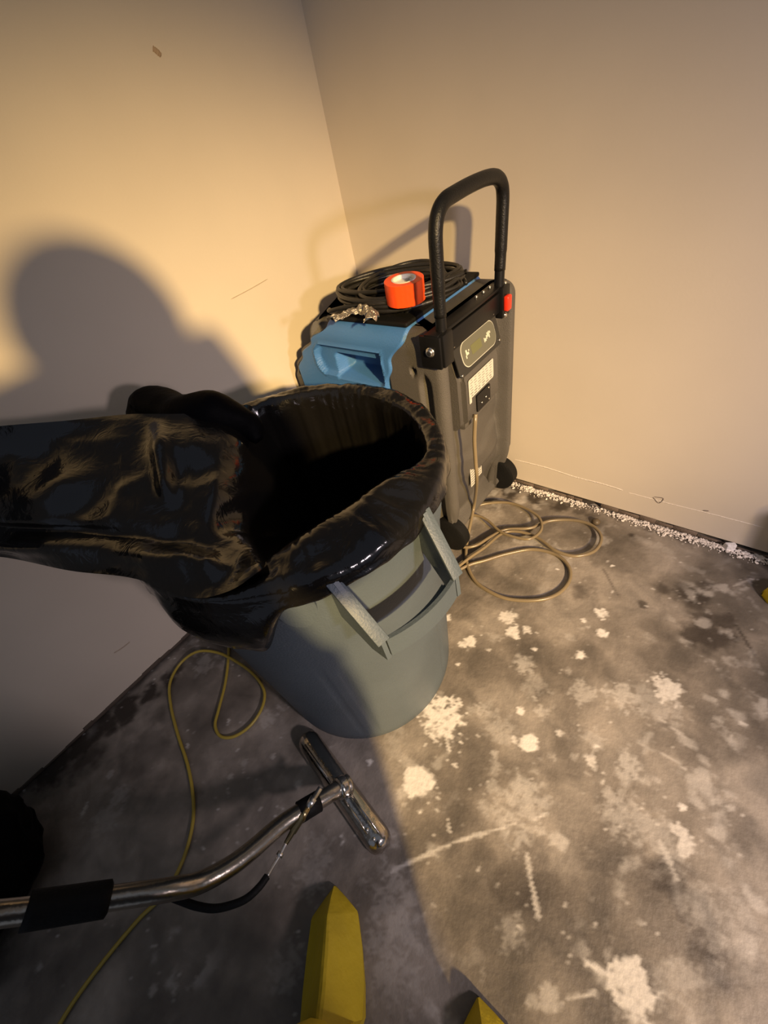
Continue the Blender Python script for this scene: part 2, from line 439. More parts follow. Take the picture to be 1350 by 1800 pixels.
def strip(bm, P, w, t=0.0012, nrm=(0, -1, 0), jit=0.3):
    nrm = V(nrm)
    vsr = []
    P = catmull(P, 8)
    for i, p in enumerate(P):
        d = (P[min(i + 1, len(P) - 1)] - P[max(i - 1, 0)]).normalized()
        s_ = nrm.cross(d).normalized()
        ww = w * (1 + jit * nz(i * 0.7, p.x * 9, 1.3))
        if i in (0, len(P) - 1): ww *= 0.2
        vsr.append([bm.verts.new(p + s_ * ww - nrm * 0.002), bm.verts.new(p + s_ * ww * 0.8 + nrm * t),
                    bm.verts.new(p - s_ * ww * 0.8 + nrm * t), bm.verts.new(p - s_ * ww - nrm * 0.002)])
    for a, b in zip(vsr[:-1], vsr[1:]):
        for k in range(3): bm.faces.new((a[k], a[k + 1], b[k + 1], b[k]))


bm = bmesh.new()
strip(bm, [(0.646, 0.000, 0.115), (0.773, 0.000, 0.117), (0.880, 0.000, 0.110), (0.979, 0.000, 0.112), (1.045, 0.000, 0.108)], 0.0022)
strip(bm, [(1.064, 0.000, 0.105), (1.192, 0.000, 0.106), (1.301, 0.000, 0.110), (1.434, 0.000, 0.112)], 0.0010)
o = obj('paint_ridge', bm, PALE, wb)
bm = bmesh.new()
strip(bm, [(1.137, 0.000, 0.114), (1.158, 0.000, 0.096), (1.166, 0.000, 0.120), (1.140, 0.000, 0.117)], 0.0014)
strip(bm, [(1.278, 0.000, 0.115), (1.292, 0.000, 0.119)], 0.002)
obj('scuff_mark', bm, SCUFF, wb)
wl = bpy.data.objects['wall_left']
bm = bmesh.new()
strip(bm, [(-0.000, -0.487, 1.385), (-0.000, -0.480, 1.380), (0.000, -0.473, 1.373)], 0.006, nrm=(1, 0, 0))
obj('scuff_mark', bm, mat('scuff_brown', (0.42, 0.30, 0.19), 0.7), wl)
bm = bmesh.new()
strip(bm, [(0.000, -1.412, 0.164), (0.000, -1.386, 0.158), (0.000, -1.362, 0.156)], 0.0022, nrm=(1, 0, 0))
strip(bm, [(0.000, -0.546, 0.890), (0.000, -0.469, 0.892), (0.000, -0.397, 0.896)], 0.0012, nrm=(1, 0, 0))
obj('scuff_mark', bm, mat('scuff_faint', (0.45, 0.36, 0.26), 0.7), wl)
# ragged lower edge of the plaster
bm = bmesh.new()
x = 0.02
while x < 3.5:
    w = random.uniform(0.02, 0.09)
    h = random.uniform(0.004, 0.012)
    if not (0.90 < x < 0.96): box(bm, (x + w / 2, -0.0015, h), (w / 2, 0.0025, h * random.uniform(0.6, 1.0)), bevel=0.0012, seg=1)
    x += w
obj('plaster_edge', bm, mat('dark_plaster_edge', (0.16, 0.12, 0.09), 0.8, bump=0.5, bscale=300), wb)
bm = bmesh.new()
y = -3.4
while y < -0.02:
    w = random.uniform(0.03, 0.1)
    h = random.uniform(0.003, 0.009)
    box(bm, (0.0015, y + w / 2, h), (0.0025, w / 2, h), bevel=0.001, seg=1)
    y += w
obj('plaster_edge', bm, mat('dark_plaster_edge_left', (0.10, 0.075, 0.055), 0.85, bump=0.5, bscale=300), wl)

# crumbled plaster lying along the foot of the back wall
def crumb(bm, c, r):
    vs_ = bmesh.ops.create_icosphere(bm, subdivisions=1, radius=r)['verts']
    s_ = V(random.uniform(0.6, 1.4), random.uniform(0.5, 1.1), random.uniform(0.35, 0.8))
    rot = Matrix.Rotation(random.uniform(0, 6), 3, 'Z')
    for v in vs_:
        v.co = rot @ V(v.co.x * s_.x, v.co.y * s_.y, v.co.z * s_.z) * random.uniform(0.75, 1.2) + V(c)


bm = bmesh.new()
for i in range(3600):
    x = random.uniform(0.64, 2.4)
    dens = 0.35 + 0.65 * (nz(x * 9, 2.2, 0.3) > -0.12)
    if random.random() > dens: continue
    yy = -0.003 - abs(random.gauss(0, 0.015))
    if 0.64 < x < 1.45: yy -= 0.004
    r = random.choice([0.0015, 0.002, 0.0028, 0.004, 0.0055]) * random.uniform(0.7, 1.2)
    crumb(bm, (x, yy, r * 0.4), r)
tag(obj('plaster_crumbs', bm, mat('white_plaster', (0.78, 0.72, 0.66), 0.8, bump=0.4, bscale=200, var=0.25, vscale=60), smooth=False),
    'white crumbled plaster debris strewn along the foot of the right-hand wall', 'debris', kind='stuff')
bm = bmesh.new()
box(bm, (0, 0, 0.013), (0.014, 0.008, 0.013), bevel=0.003)
for v in bm.verts: v.co += V(nz(v.co.x * 60, v.co.y * 60, 1), nz(v.co.y * 60, 5, v.co.z * 60), 0) * 0.005
o = obj('plaster_chunk', bm, mat('white_chunk', (0.78, 0.76, 0.76), 0.7, bump=0.5, bscale=120), smooth=False)
o.location = [(1.382, -0.014, 0.027)][0]; o.location.z = 0.0; o.rotation_euler.z = 0.5
tag(o, 'small upright white plaster chunk against the foot of the right-hand wall', 'plaster chunk')

# ------------------------------------------------------------------ dehumidifier
GREY = mat('grey_rotomolded_plastic', (0.085, 0.078, 0.070), 0.62, bump=0.35, bscale=420, var=0.10, vscale=9)
BLUE = mat('blue_rotomolded_plastic', (0.055, 0.175, 0.44), 0.42, bump=0.25, bscale=380, var=0.06, vscale=9)
BLACKM = mat('black_coated_steel', (0.006, 0.006, 0.0065), 0.42, spec=0.25, bump=0.05, bscale=300)
FOAM = mat('black_handle_grip', (0.006, 0.006, 0.006), 0.4, spec=0.3, bump=0.15, bscale=300)
STEEL = mat('bright_steel', (0.7, 0.68, 0.64), 0.28, metal=1.0)
RED = mat('red_plastic', (0.75, 0.035, 0.012), 0.35)
RUBBER = mat('black_rubber', (0.008, 0.008, 0.008), 0.6, spec=0.15, bump=0.2, bscale=200)
WHITE = mat('white_sticker', (0.55, 0.53, 0.47), 0.45)
INK = mat('dark_print', (0.06, 0.055, 0.05), 0.6)

DX0, DX1, DY0, DY1, DZ0, DZ1 = 0.030, 0.645, -0.445, -0.024, 0.045, 0.797
dh = empty('dehumidifier', (0.33, -0.235, 0))
tag(dh, 'grey and blue portable dehumidifier with a tall black handle in the room corner', 'dehumidifier')
CR = 0.024


def rr_perimeter(x0, x1, y0, y1, r, ne_x, ne_y, nc):
    """points, outward normals and side tags of a rounded rectangle, counter-clockwise from front-left"""
    out = []
    def edge(ax, ay, bx, by, n, nx, ny, tg):
        for i in range(n):
            t = i / n
            out.append((ax + (bx - ax) * t, ay + (by - ay) * t, nx, ny, tg))
    def arc(cx, cy, a0, tg):
        for i in range(nc):
            a = a0 + (PI / 2) * i / nc
            out.append((cx + r * math.cos(a), cy + r * math.sin(a), math.cos(a), math.sin(a), tg))
    edge(x0 + r, y0, x1 - r, y0, ne_x, 0, -1, 'f')
    arc(x1 - r, y0 + r, -PI / 2, 'fc')
    edge(x1, y0 + r, x1, y1 - r, ne_y, 1, 0, 'r')
    arc(x1 - r, y1 - r, 0, 'rc')
    edge(x1 - r, y1, x0 + r, y1, ne_x // 2, 0, 1, 'b')
    arc(x0 + r, y1 - r, PI / 2, 'c')
    edge(x0, y1 - r, x0, y0 + r, ne_y // 2, -1, 0, 'l')
    arc(x0 + r, y0 + r, PI, 'c')
    return out


def body_disp(x, y, z, tg):
    d = 0.0
    if tg in ('r',):
        # recessed centre panel of the control side between two upright ribs
        rec = bandf(DY0 + 0.036, DY1 - 0.045, 0.010, y) * (1 - ss(0.735, 0.765, z)) * ss(0.05, 0.09, z)
        d -= 0.046 * rec
        # slanted pressed creases low on the panel
        u = (y + 0.24) * 0.8 + z
        d += 0.010 * rec * bandf(0.20, 0.30, 0.02, z - 0.35 * abs(y + 0.21)) 
        d += 0.008 * rec * math.sin(u * 24) * (1 - ss(0.40, 0.46, z))
    if tg in ('f',) and x > 0.46:
        # upright pressed groove on the front of the grey end shell
        top = 0.700 - 0.9 * abs(x - 0.586)
        d -= 0.020 * bandf(0.572, 0.600, 0.009, x) * (1 - ss(top - 0.03, top, z)) * ss(0.05, 0.10, z)
        # round dimple
        q = math.hypot(x - 0.552, z - 0.697)
        d -= 0.022 * (1 - ss(0.007, 0.011, q))
    if tg == 'f': d -= 0.115 * bandf(0.055, 0.452, 0.015, x) * bandf(0.622, 0.748, 0.010, z)
    # lower body draws in
    return d


per = rr_perimeter(DX0, DX1, DY0, DY1, CR, 190, 110, 9)
rows = []
zlist = [DZ0 + (DZ1 - 0.045 - DZ0) * i / 110 for i in range(111)]
cx_, cy_ = (DX0 + DX1) / 2, (DY0 + DY1) / 2


def prow(z, inset=0.0):
    row = []
    tap = 0.030 * (1 - ss(0.05, 0.22, z))                 # foot draws in
    bulge = 0.0
    for (x, y, nx, ny, tg) in per:
        d = body_disp(x, y, z, tg) - inset - tap * (1.0 if nx > 0.3 else 0.5)
        # stepped left flank, higher up it is narrower
        lx = 0.0
        if nx < -0.05 or (tg == 'f' and x < 0.3):
            k = 1 if nx < -0.05 else (1 - ss(0.09, 0.3, x))
            lx = k * (0.022 * ss(0.600, 0.640, z) + 0.045 * ss(0.645, 0.690, z) + 0.064 * ss(0.695, 0.740, z) + 0.070 * ss(0.745, 0.790, z))
        # right wheel arch corner
        if tg in ('rc', 'b') and x > 0.48:
            k = 1.0 if tg == 'rc' else ss(0.48, 0.54, x)
            d -= 0.070 * (1 - ss(0.15, 0.22, z)) * k
        if tg == 'r' and y > -0.16:
            d -= 0.0
        row.append((x + nx * d + lx, y + ny * d, z))
    return row


for z in zlist: rows.append(prow(z))
for i in range(1, 9):
    a = (PI / 2) * i / 8
    rows.append([(p[0], p[1], DZ1 - 0.045 + 0.045 * math.sin(a)) for p in prow(DZ1 - 0.045, 0.045 * (1 - math.cos(a)))])
bm = bmesh.new()
g = grid(bm, rows, closed_u=True)
bm.faces.new(g[0][::-1])
bm.faces.new(g[-1])
dbody = obj('body_shell', bm, GREY, dh, angle=60)

# blue cover: runs up the front and over the top
def blue_cover():
    bm = bmesh.new()
    path = []       # (y, z, normal y, normal z)
    zt = DZ1 + 0.006
    yf = DY0 - 0.006
    r = 0.05
    for i in range(90):
        path.append((yf, 0.16 + (zt - r - 0.16) * i / 90, -1, 0))
    for i in range(12):
        a = (PI / 2) * i / 12
        path.append((yf + r - r * math.cos(a), zt - r + r * math.sin(a), -math.cos(a), math.sin(a)))
    for i in range(16):
        path.append((yf + r + (DY1 - 0.03 - yf - r) * i / 15, zt, 0, 1))
    nu = 130
    rows = []
    for (y, z, ny, nzz) in path:
        xl = 0.068 + 0.042 * ss(0.640, 0.690, z) + 0.062 * ss(0.695, 0.740, z) + 0.073 * ss(0.745, 0.790, z)
        xr = 0.458 + 0.030 * ss(0.640, 0.700, z) + 0.054 * ss(0.715, 0.785, z)
        row = []
        for k in range(nu + 1):
            t = k / nu
            x = xl + (xr - xl) * t
            d = 0.0
            e = min(t, 1 - t) * (xr - xl)
            d -= 0.010 * (1 - ss(0, 0.012, e)) if e < 0.012 else 0
            if ny < -0.9:
                # carry-handle recess
                s1 = bandf(0.644, 0.734, 0.006, z)
                left = 0.228 - 0.040 * math.sqrt(max(0, 1 - ((z - 0.689) / 0.052) ** 2))
                s2 = bandf(left, 0.447, 0.006, x)
                deep = 0.014 + 0.065 * bandf(0.265, 0.436, 0.008, x) * bandf(0.630, 0.708, 0.006, z)
                d -= deep * s1 * s2
                d += 0.004 * bandf(left - 0.01, 0.455, 0.004, x) * bandf(0.636, 0.743, 0.004, z) * (1 - s1 * s2)
                d += 0.004 * math.sin(z * 60) * (1 - ss(0.50, 0.6, z))
            row.append((x, y + ny * d, z + nzz * d))
        rows.append(row)
    grid(bm, rows)
    # skirt closing the edge towards the body
    bnd = [e for e in bm.edges if e.is_boundary]
    r_ = bmesh.ops.extrude_edge_only(bm, edges=bnd)
    for v in [q for q in r_['geom'] if isinstance(q, bmesh.types.BMVert)]:
        c = V(0.28, DY0 + 0.1, DZ1 - 0.1)
        if v.co.z > DZ1 - 0.04: v.co.z -= 0.012
        if v.co.y < DY0 + 0.02: v.co.y += 0.016
    return obj('front_cover', bm, BLUE, dh, angle=50)


tag(blue_cover(), 'blue cover with a moulded carry recess')

# black grille tray on the top
bm = bmesh.new()
box(bm, (0.398, -0.235, DZ1 + 0.009), (0.136, 0.188, 0.006), bevel=0.004)
for i in range(16):
    box(bm, (0.275 + i * 0.0145, -0.225, DZ1 + 0.016), (0.0025, 0.14, 0.0025))
obj('top_grille', bm, RUBBER, dh, smooth=False)

# control housing on the end face
def extrude_profile(bm, prof, y0, y1, bevel=0.012, seg=4):
    a = [bm.verts.new((x, y0, z)) for x, z in prof]
    b = [bm.verts.new((x, y1, z)) for x, z in prof]
    fs = [bm.faces.new(a[::-1]), bm.faces.new(b)]
    n = len(prof)
    for i in range(n):
        fs.append(bm.faces.new((a[i], a[(i + 1) % n], b[(i + 1) % n], b[i])))
    if bevel:
        es = [e for e in bm.edges]
        bmesh.ops.bevel(bm, geom=es, offset=bevel, segments=seg, affect='EDGES')


HY0, HY1 = -0.396, -0.185
bm = bmesh.new()
PT, PB = V(0.640, 0, 0.768), V(0.669, 0, 0.660)
extrude_profile(bm, [(0.590, 0.780), (PT.x - 0.004, 0.780), (PB.x, PB.z), (0.672, 0.515), (0.645, 0.490), (0.590, 0.485)], HY0, HY1, 0.016)
obj('control_housing', bm, GREY, dh, angle=60)
sl = (PB - PT).normalized()                      # down the slanted face
nn = V(0, 1, 0).cross(sl).normalized()
if nn.x < 0: nn = -nn
pc = (PT + PB) / 2 + V(0, (HY0 + HY1) / 2, 0) + nn * 0.001
SL = (-sl, V(0, 1, 0), nn)


def slab(bm, u, v, hu, hv, t, corner=0.0, n=8, lift=0.0, c=None, ax=None):
    """thin plate on a face: u along axis 1, v along axis 0"""
    c = V(c) if c is not None else pc
    ax = ax or SL
    pts = []
    corner = max(corner, 0.0001)
    for (sx, sy, a0) in ((1, 1, 0), (-1, 1, 90), (-1, -1, 180), (1, -1, 270)):
        for i in range(n + 1):
            a = math.radians(a0 + 90 * i / n)
            pts.append((u + sx * (hu - corner) + corner * math.cos(a), v + sy * (hv - corner) + corner * math.sin(a)))
    lo = [bm.verts.new(c + ax[1] * p + ax[0] * q + ax[2] * lift) for p, q in pts]
    hi = [bm.verts.new(c + ax[1] * p + ax[0] * q + ax[2] * (lift + t)) for p, q in pts]
    bm.faces.new(hi)
    bm.faces.new(lo[::-1])
    for i in range(len(pts)):
        j = (i + 1) % len(pts)
        bm.faces.new((lo[i], lo[j], hi[j], hi[i]))


bm = bmesh.new(); slab(bm, 0, 0, 0.112, 0.046, 0.003, 0.012)
panel = tag(obj('control_panel', bm, mat('black_panel', (0.02, 0.02, 0.019), 0.3), dh, smooth=False), 'black control panel with an oval-ended display')
bm = bmesh.new(); slab(bm, 0.004, 0, 0.088, 0.034, 0.0012, 0.026, lift=0.003)
obj('display_rim', bm, mat('pale_rim', (0.55, 0.55, 0.48), 0.4), panel, smooth=False)
bm = bmesh.new(); slab(bm, 0.004, 0, 0.0858, 0.0318, 0.0012, 0.024, lift=0.0040)
obj('display', bm, mat('display_olive', (0.115, 0.115, 0.088), 0.22), panel, smooth=False)
PM = mat('pale_marks', (0.62, 0.62, 0.5), 0.4)
for (u, v, hu, hv) in ((0.050, 0.004, 0.003, 0.006), (0.057, 0.002, 0.002, 0.009), (0.043, 0.0, 0.002, 0.005), (0.036, -0.004, 0.003, 0.004),
                       (0.063, 0.006, 0.002, 0.003), (0.030, -0.003, 0.0015, 0.006), (-0.062, 0.004, 0.003, 0.007),
                       (-0.056, 0.0, 0.004, 0.003), (-0.066, -0.006, 0.002, 0.004), (-0.050, 0.006, 0.002, 0.002)):
    bm = bmesh.new(); slab(bm, u, v, hu, hv, 0.0006, 0.001, lift=0.0052)
    obj('display_mark', bm, PM, panel, smooth=False)
bm = bmesh.new(); slab(bm, -0.012, 0.0, 0.026, 0.012, 0.0004, 0.002, lift=0.0052)
obj('display_window', bm, mat('display_window', (0.13, 0.135, 0.06), 0.2), panel, smooth=False)
for (u, v) in ((-0.103, -0.039), (0.103, -0.034), (0.103, 0.039), (-0.103, 0.039)):
    bm = bmesh.new()
    c = pc + SL[1] * u + SL[0] * v + nn * 0.003
    cyl(bm, c, c + nn * 0.0025, 0.0035, 10)
    obj('screw', bm, STEEL, panel)
# rating sticker and power socket on the upright face
FX = (V(-0.02, 0, 1).normalized(), V(0, 1, 0), V(1, 0, 0.02).normalized())
fc = V(0.6725, -0.306, 0.600)
bm = bmesh.new(); slab(bm, 0.004, 0.024, 0.069, 0.028, 0.0012, 0.006, c=fc, ax=FX)
slab(bm, -0.059, -0.008, 0.006, 0.010, 0.0012, 0.003, c=fc, ax=FX)
st = tag(obj('rating_sticker', bm, WHITE, dh, smooth=False), 'white printed sticker')
bm = bmesh.new()
random.seed(3)
for i in range(7):
    for j in range(6):
        hu = random.uniform(0.003, 0.0085)
        slab(bm, -0.052 + j * 0.021 + random.uniform(0, 0.004), 0.047 - i * 0.0075, hu, 0.0009 if i < 5 else 0.0016, 0.0003, 0.0003, n=1,
             lift=0.0012, c=fc, ax=FX)
obj('sticker_print', bm, mat('faint_print', (0.22, 0.21, 0.19), 0.6), st, smooth=False)
bm = bmesh.new(); slab(bm, 0.010, -0.038, 0.038, 0.026, 0.003, 0.003, c=fc, ax=FX)
sk = tag(obj('power_socket', bm, BLACKM, dh, smooth=False), 'black power socket')
for (u, v) in ((-0.004, -0.045), (0.020, -0.040), (0.038, -0.020), (0.038, -0.056)):
    bm = bmesh.new(); c = fc + FX[1] * u + FX[0] * v + FX[2] * 0.003
    cyl(bm, c, c + FX[2] * 0.002, 0.0030, 8)
    obj('screw', bm, STEEL, sk)

# warning label low on the end face
lc = V(0.602, -0.232, 0.236)
bm = bmesh.new(); slab(bm, -0.022, -0.008, 0.016, 0.060, 0.0015, 0.002, c=lc, ax=FX); slab(bm, 0.020, 0.005, 0.020, 0.062, 0.0015, 0.002, c=lc, ax=FX)
wlab = tag(obj('warning_label', bm, WHITE, dh, smooth=False), 'white label with red headings')
bm = bmesh.new(); slab(bm, -0.022, 0.045, 0.0155, 0.009, 0.0005, 0.001, lift=0.0015, c=lc, ax=FX); slab(bm, 0.020, 0.060, 0.0195, 0.009, 0.0005, 0.001, lift=0.0015, c=lc, ax=FX)
obj('label_heading', bm, RED, wlab, smooth=False)
bm = bmesh.new()
for i in range(9):
    for (u, h) in ((-0.022, 0.012), (0.020, 0.015)):
        slab(bm, u, 0.030 - i * 0.011, h, 0.0012, 0.0004, 0.0004, n=1, lift=0.0015, c=lc, ax=FX)
obj('label_print', bm, INK, wlab, smooth=False)

# handle bracket, folding handle, bolts, latch
bm = bmesh.new()
BX = 0.640
box(bm, (BX + 0.006, -0.292, 0.768), (0.005, 0.168, 0.026), bevel=0.003)          # upright web
box(bm, (BX - 0.010, -0.292, 0.803), (0.020, 0.168, 0.004), bevel=0.002)          # top flange
box(bm, (BX - 0.014, -0.458, 0.764), (0.030, 0.005, 0.040), bevel=0.004)          # end plate at the front
box(bm, (BX - 0.010, -0.110, 0.768), (0.026, 0.005, 0.036), bevel=0.004)
box(bm, (BX + 0.010, -0.434, 0.766), (0.012, 0.022, 0.040), bevel=0.004)          # clevis cheeks
box(bm, (BX + 0.010, -0.134, 0.766), (0.012, 0.022, 0.040), bevel=0.004)
brk = obj('handle_bracket', bm, BLACKM, dh, angle=40)
bm = bmesh.new()
hp = [(0.640, -0.428, 0.755), (0.640, -0.427, 0.82), (0.640, -0.425, 0.89), (0.640, -0.422, 0.965), (0.640, -0.418, 1.003),
      (0.640, -0.405, 1.030), (0.640, -0.378, 1.046), (0.640, -0.335, 1.050), (0.640, -0.265, 1.052), (0.640, -0.200, 1.050),
      (0.640, -0.155, 1.043), (0.640, -0.128, 1.026), (0.640, -0.119, 1.000), (0.640, -0.122, 0.95), (0.640, -0.128, 0.88),
      (0.640, -0.134, 0.82), (0.640, -0.138, 0.755)]
HP = catmull(hp, 8)
tube(bm, HP, 0.0132, 16)
hd = obj('folding_handle', bm, BLACKM, dh)
bm = bmesh.new()
gp = HP[8 * 1 + 2:8 * 15 - 2]
tube(bm, gp, [0.0155 if 6 < i < len(gp) - 6 else 0.0145 for i in range(len(gp))], 16)
obj('grip_sleeve', bm, FOAM, hd)


def hexbolt(c, d, r, t, parent, m=STEEL):
    bm = bmesh.new(); c = V(c); d = V(d).normalized()
    cyl(bm, c, c + d * t * 0.35, r * 1.25, 16)
    tube(bm, [c + d * t * 0.35, c + d * t * 0.8, c + d * t], [r, r, r * 0.6], 12)
    return obj('bolt', bm, m, parent)


hexbolt((BX - 0.012, -0.463, 0.768), (0, -1, 0), 0.0095, 0.010, brk)
for (x, y) in ((BX - 0.020, -0.225), (BX - 0.018, -0.190), (BX - 0.018, -0.155), (BX + 0.010, -0.120), (BX - 0.018, -0.405)):
    hexbolt((x, y, 0.8065), (0, 0, 1), 0.0042, 0.005, brk)
hexbolt((BX + 0.021, -0.140, 0.732), (1, 0, 0), 0.005, 0.005, brk)
bm = bmesh.new(); box(bm, (BX + 0.028, -0.140, 0.765), (0.008, 0.012, 0.020), bevel=0.005, seg=3)
tag(obj('release_latch', bm, RED, brk), 'red release latch')

# wheels at the control end
def wheel(y0, y1):
    bm = bmesh.new()
    cx, cz, r = 0.600, 0.072, 0.072
    prof = [(0.0001, 0), (r - 0.045, 0), (r - 0.035, 0.004), (r - 0.01, 0.002), (r, 0.008), (r, abs(y1 - y0) - 0.008), (r - 0.01, abs(y1 - y0) - 0.002),
            (r - 0.035, abs(y1 - y0) - 0.004), (0.0001, abs(y1 - y0))]
    lathe(bm, prof, (cx, y0, cz), 40, 'y')
    w = obj('wheel', bm, RUBBER, dh, angle=50)
    bm = bmesh.new(); lathe(bm, [(0.0001, 0), (0.03, 0), (0.028, 0.003), (0.0001, 0.006)], (cx, y1 - 0.002, cz), 24, 'y')
    obj('hub', bm, GREY, w)


wheel(-0.075, -0.022)
wheel(-0.450, -0.400)
for (x, y) in ((0.12, -0.37), (0.12, -0.10)):
    bm = bmesh.new(); cyl(bm, (x, y, 0.0), (x, y, 0.06), 0.028, 20, bevel=0.004)
    obj('foot', bm, RUBBER, dh)

# ------------------------------------------------------------------ things lying on the dehumidifier
def coil(name, loops, c, rx, ry, rot, z0, r, m, label, cat, seed, extra=()):
    rnd = random.Random(seed)
    P = []
    n = 40
    for L in range(loops):
        ox, oy = rnd.uniform(-0.014, 0.014), rnd.uniform(-0.012, 0.012)
        sx, sy = rx * rnd.uniform(0.55, 1.0), ry * rnd.uniform(0.5, 1.0)
        ra = rot + rnd.uniform(-0.15, 0.15)
        if L: ox = 0.5 * (ox + lox); oy = 0.5 * (oy + loy)
        lox, loy = ox, oy
        for i in range(n):
            a = 2 * PI * i / n
            x, y = sx * math.cos(a) + ox, sy * math.sin(a) + oy
            z = z0 + r + L * r * 0.32 + 0.005 * nz(L * 3.1 + math.cos(a), math.sin(a) * 1.5, seed)
            P.append(V(c[0] + x * math.cos(ra) - y * math.sin(ra), c[1] + x * math.sin(ra) + y * math.cos(ra), z))
    # smooth the joints between loops
    Q = [p.copy() for p in P]
    for _ in range(6):
        for i in range(1, len(Q) - 1): Q[i] = (Q[i - 1] + Q[i] * 2 + Q[i + 1]) / 4
    for e in extra: Q = Q + catmull([Q[-1]] + [V(*p) for p in e], 8)[1:]
    bm = bmesh.new()
    tube(bm, Q, r, 8)
    o = obj(name, bm, m)
    tag(o, label, cat)
    return o


CORD = mat('black_cord', (0.013, 0.012, 0.011), 0.42, bump=0.1, bscale=300)
coil('power_cord', 18, (0.400, -0.258), 0.198, 0.160, 0.30, DZ1 + 0.024, 0.0058, CORD,
     'black power cord coiled loosely on top of the dehumidifier', 'power cord', 5,
     extra=[[(0.46, -0.36, 0.842), (0.34, -0.41, 0.838), (0.275, -0.425, 0.828), (0.245, -0.40, 0.820)]])
FOIL = mat('crumpled_foil_tape', (0.42, 0.38, 0.32), 0.32, metal=0.85, bump=1.0, bscale=90)
def crumpled(name, P, w, m, seed, amp=0.012):
    bm = bmesh.new()
    pts = catmull(P, 10)
    rows = []
    for i, p in enumerate(pts):
        d = (pts[min(i + 1, len(pts) - 1)] - pts[max(i - 1, 0)]).normalized()
        s_ = d.cross(V(0, 0, 1)).normalized()
        row = []
        for k in range(9):
            t = k / 8 - 0.5
            q = p + s_ * w * t
            q.z += amp * nz(q.x * 70, q.y * 70, seed) + 0.01 * math.cos(t * PI)
            row.append(q)
        rows.append(row)
    grid(bm, rows)
    o = obj(name, bm, m, smooth=False)
    md = o.modifiers.new('thick', 'SOLIDIFY'); md.thickness = 0.0015
    return o
o = crumpled('foil_strip', [(0.358, -0.500, 0.838), (0.370, -0.473, 0.838), (0.384, -0.444, 0.838), (0.404, -0.426, 0.838), (0.451, -0.448, 0.838), (0.473, -0.486, 0.838)], 0.034, FOIL, 4)
tag(o, 'crumpled silvery foil strip tangled in the black cord at its left side', 'foil strip')

# orange tape roll
def tape_roll():
    t = empty('tape_roll', (0, 0, 0))
    R, r, h = 0.050, 0.031, 0.052
    bm = bmesh.new()
    def dd(a, z, rr): return -0.0015 if (rr > 0.045 and 4.6 < a < 5.3) else 0
    lathe(bm, [(r, 0), (R - 0.001, 0), (R, 0.001), (R, h - 0.001), (R - 0.001, h), (r, h)], (0, 0, 0), 64, close=True, disp=dd)
    obj('tape', bm, mat('orange_red_tape', (0.95, 0.085, 0.010), 0.38, bump=0.05, bscale=100), t, angle=40)
    bm = bmesh.new()
    lathe(bm, [(r - 0.004, -0.001), (r, -0.001), (r, h + 0.001), (r - 0.004, h + 0.001)], (0, 0, 0), 48, close=True)
    obj('cardboard_core', bm, mat('white_core', (0.82, 0.80, 0.74), 0.7), t, angle=40)
    bm = bmesh.new()
    lathe(bm, [(0.0001, h - 0.010), (r - 0.0045, h - 0.010), (r - 0.0045, h - 0.008), (0.0001, h - 0.006)], (0, 0, 0), 40)
    obj('core_insert', bm, mat('white_core_insert', (0.85, 0.83, 0.80), 0.5), t, angle=40)
    bm = bmesh.new()
    slab(bm, 0.008, 0.006, 0.010, 0.005, 0.0005, 0.002, c=V(0, 0, h - 0.0062), ax=(V(1, 0, 0), V(0, 1, 0), V(0, 0, 1)))
    obj('core_print', bm, mat('core_print', (0.45, 0.42, 0.38), 0.6), t, smooth=False)
    tag(t, 'orange-red tape roll with a white core standing on the black cord coil', 'tape roll')
    return t


tp = tape_roll()
tp.location = [(0.494, -0.359, 0.842)][0]
tp.rotation_euler = (math.radians(3), math.radians(2), 0.4)
# a second, flatter orange roll mostly buried in the cord
bm = bmesh.new()
lathe(bm, [(0.034, 0), (0.050, 0), (0.050, 0.020), (0.034, 0.020)], (0, 0, 0), 48, close=True)
o = obj('tape_roll', bm, bpy.data.materials['orange_red_tape'], angle=40)
o.location = [(0.446, -0.290, 0.806)][0]; o.scale = (0.9, 0.9, 1.0)
tag(o, 'thin orange-red tape roll half buried in the cord under the upright roll', 'tape roll')

# ------------------------------------------------------------------ pale drain hoses
HOSE = mat('brownish_clear_hose', (0.20, 0.155, 0.09), 0.28, var=0.12, vscale=8)
PALEH = mat('pale_grey_hose', (0.42, 0.385, 0.30), 0.35)
def cord(name, P, r, m, label, cat, n=10, lift=None, rs=10):
    bm = bmesh.new()
    Q = catmull(P, n)
    tube(bm, Q, r, rs)
    o = obj(name, bm, m)
    return tag(o, label, cat)


h1 = [(0.689, -0.468, 0.008), (0.736, -0.515, 0.008), (0.787, -0.538, 0.008), (0.874, -0.540, 0.008), (0.958, -0.498, 0.008), (1.003, -0.444, 0.008), (1.015, -0.376, 0.008), (0.991, -0.322, 0.008), (0.935, -0.295, 0.008), (0.861, -0.312, 0.008), (0.793, -0.374, 0.008), (0.743, -0.435, 0.008), (0.710, -0.473, 0.008), (0.685, -0.517, 0.008), (0.665, -0.565, 0.008)]
h1 = [(0.680, -0.353, 0.542)] + [(0.684, -0.365, 0.519), (0.684, -0.372, 0.464), (0.684, -0.370, 0.388)] + [(0.682, -0.364, 0.302)] + [(0.614, -0.270, 0.090)] + [(0.632, -0.340, 0.040)] + [(0.657, -0.412, 0.013)] + h1
cord('drain_hose', h1, 0.0060, HOSE, 'pale brown hose dropping from the dehumidifier and looping nearest the trash can', 'hose')
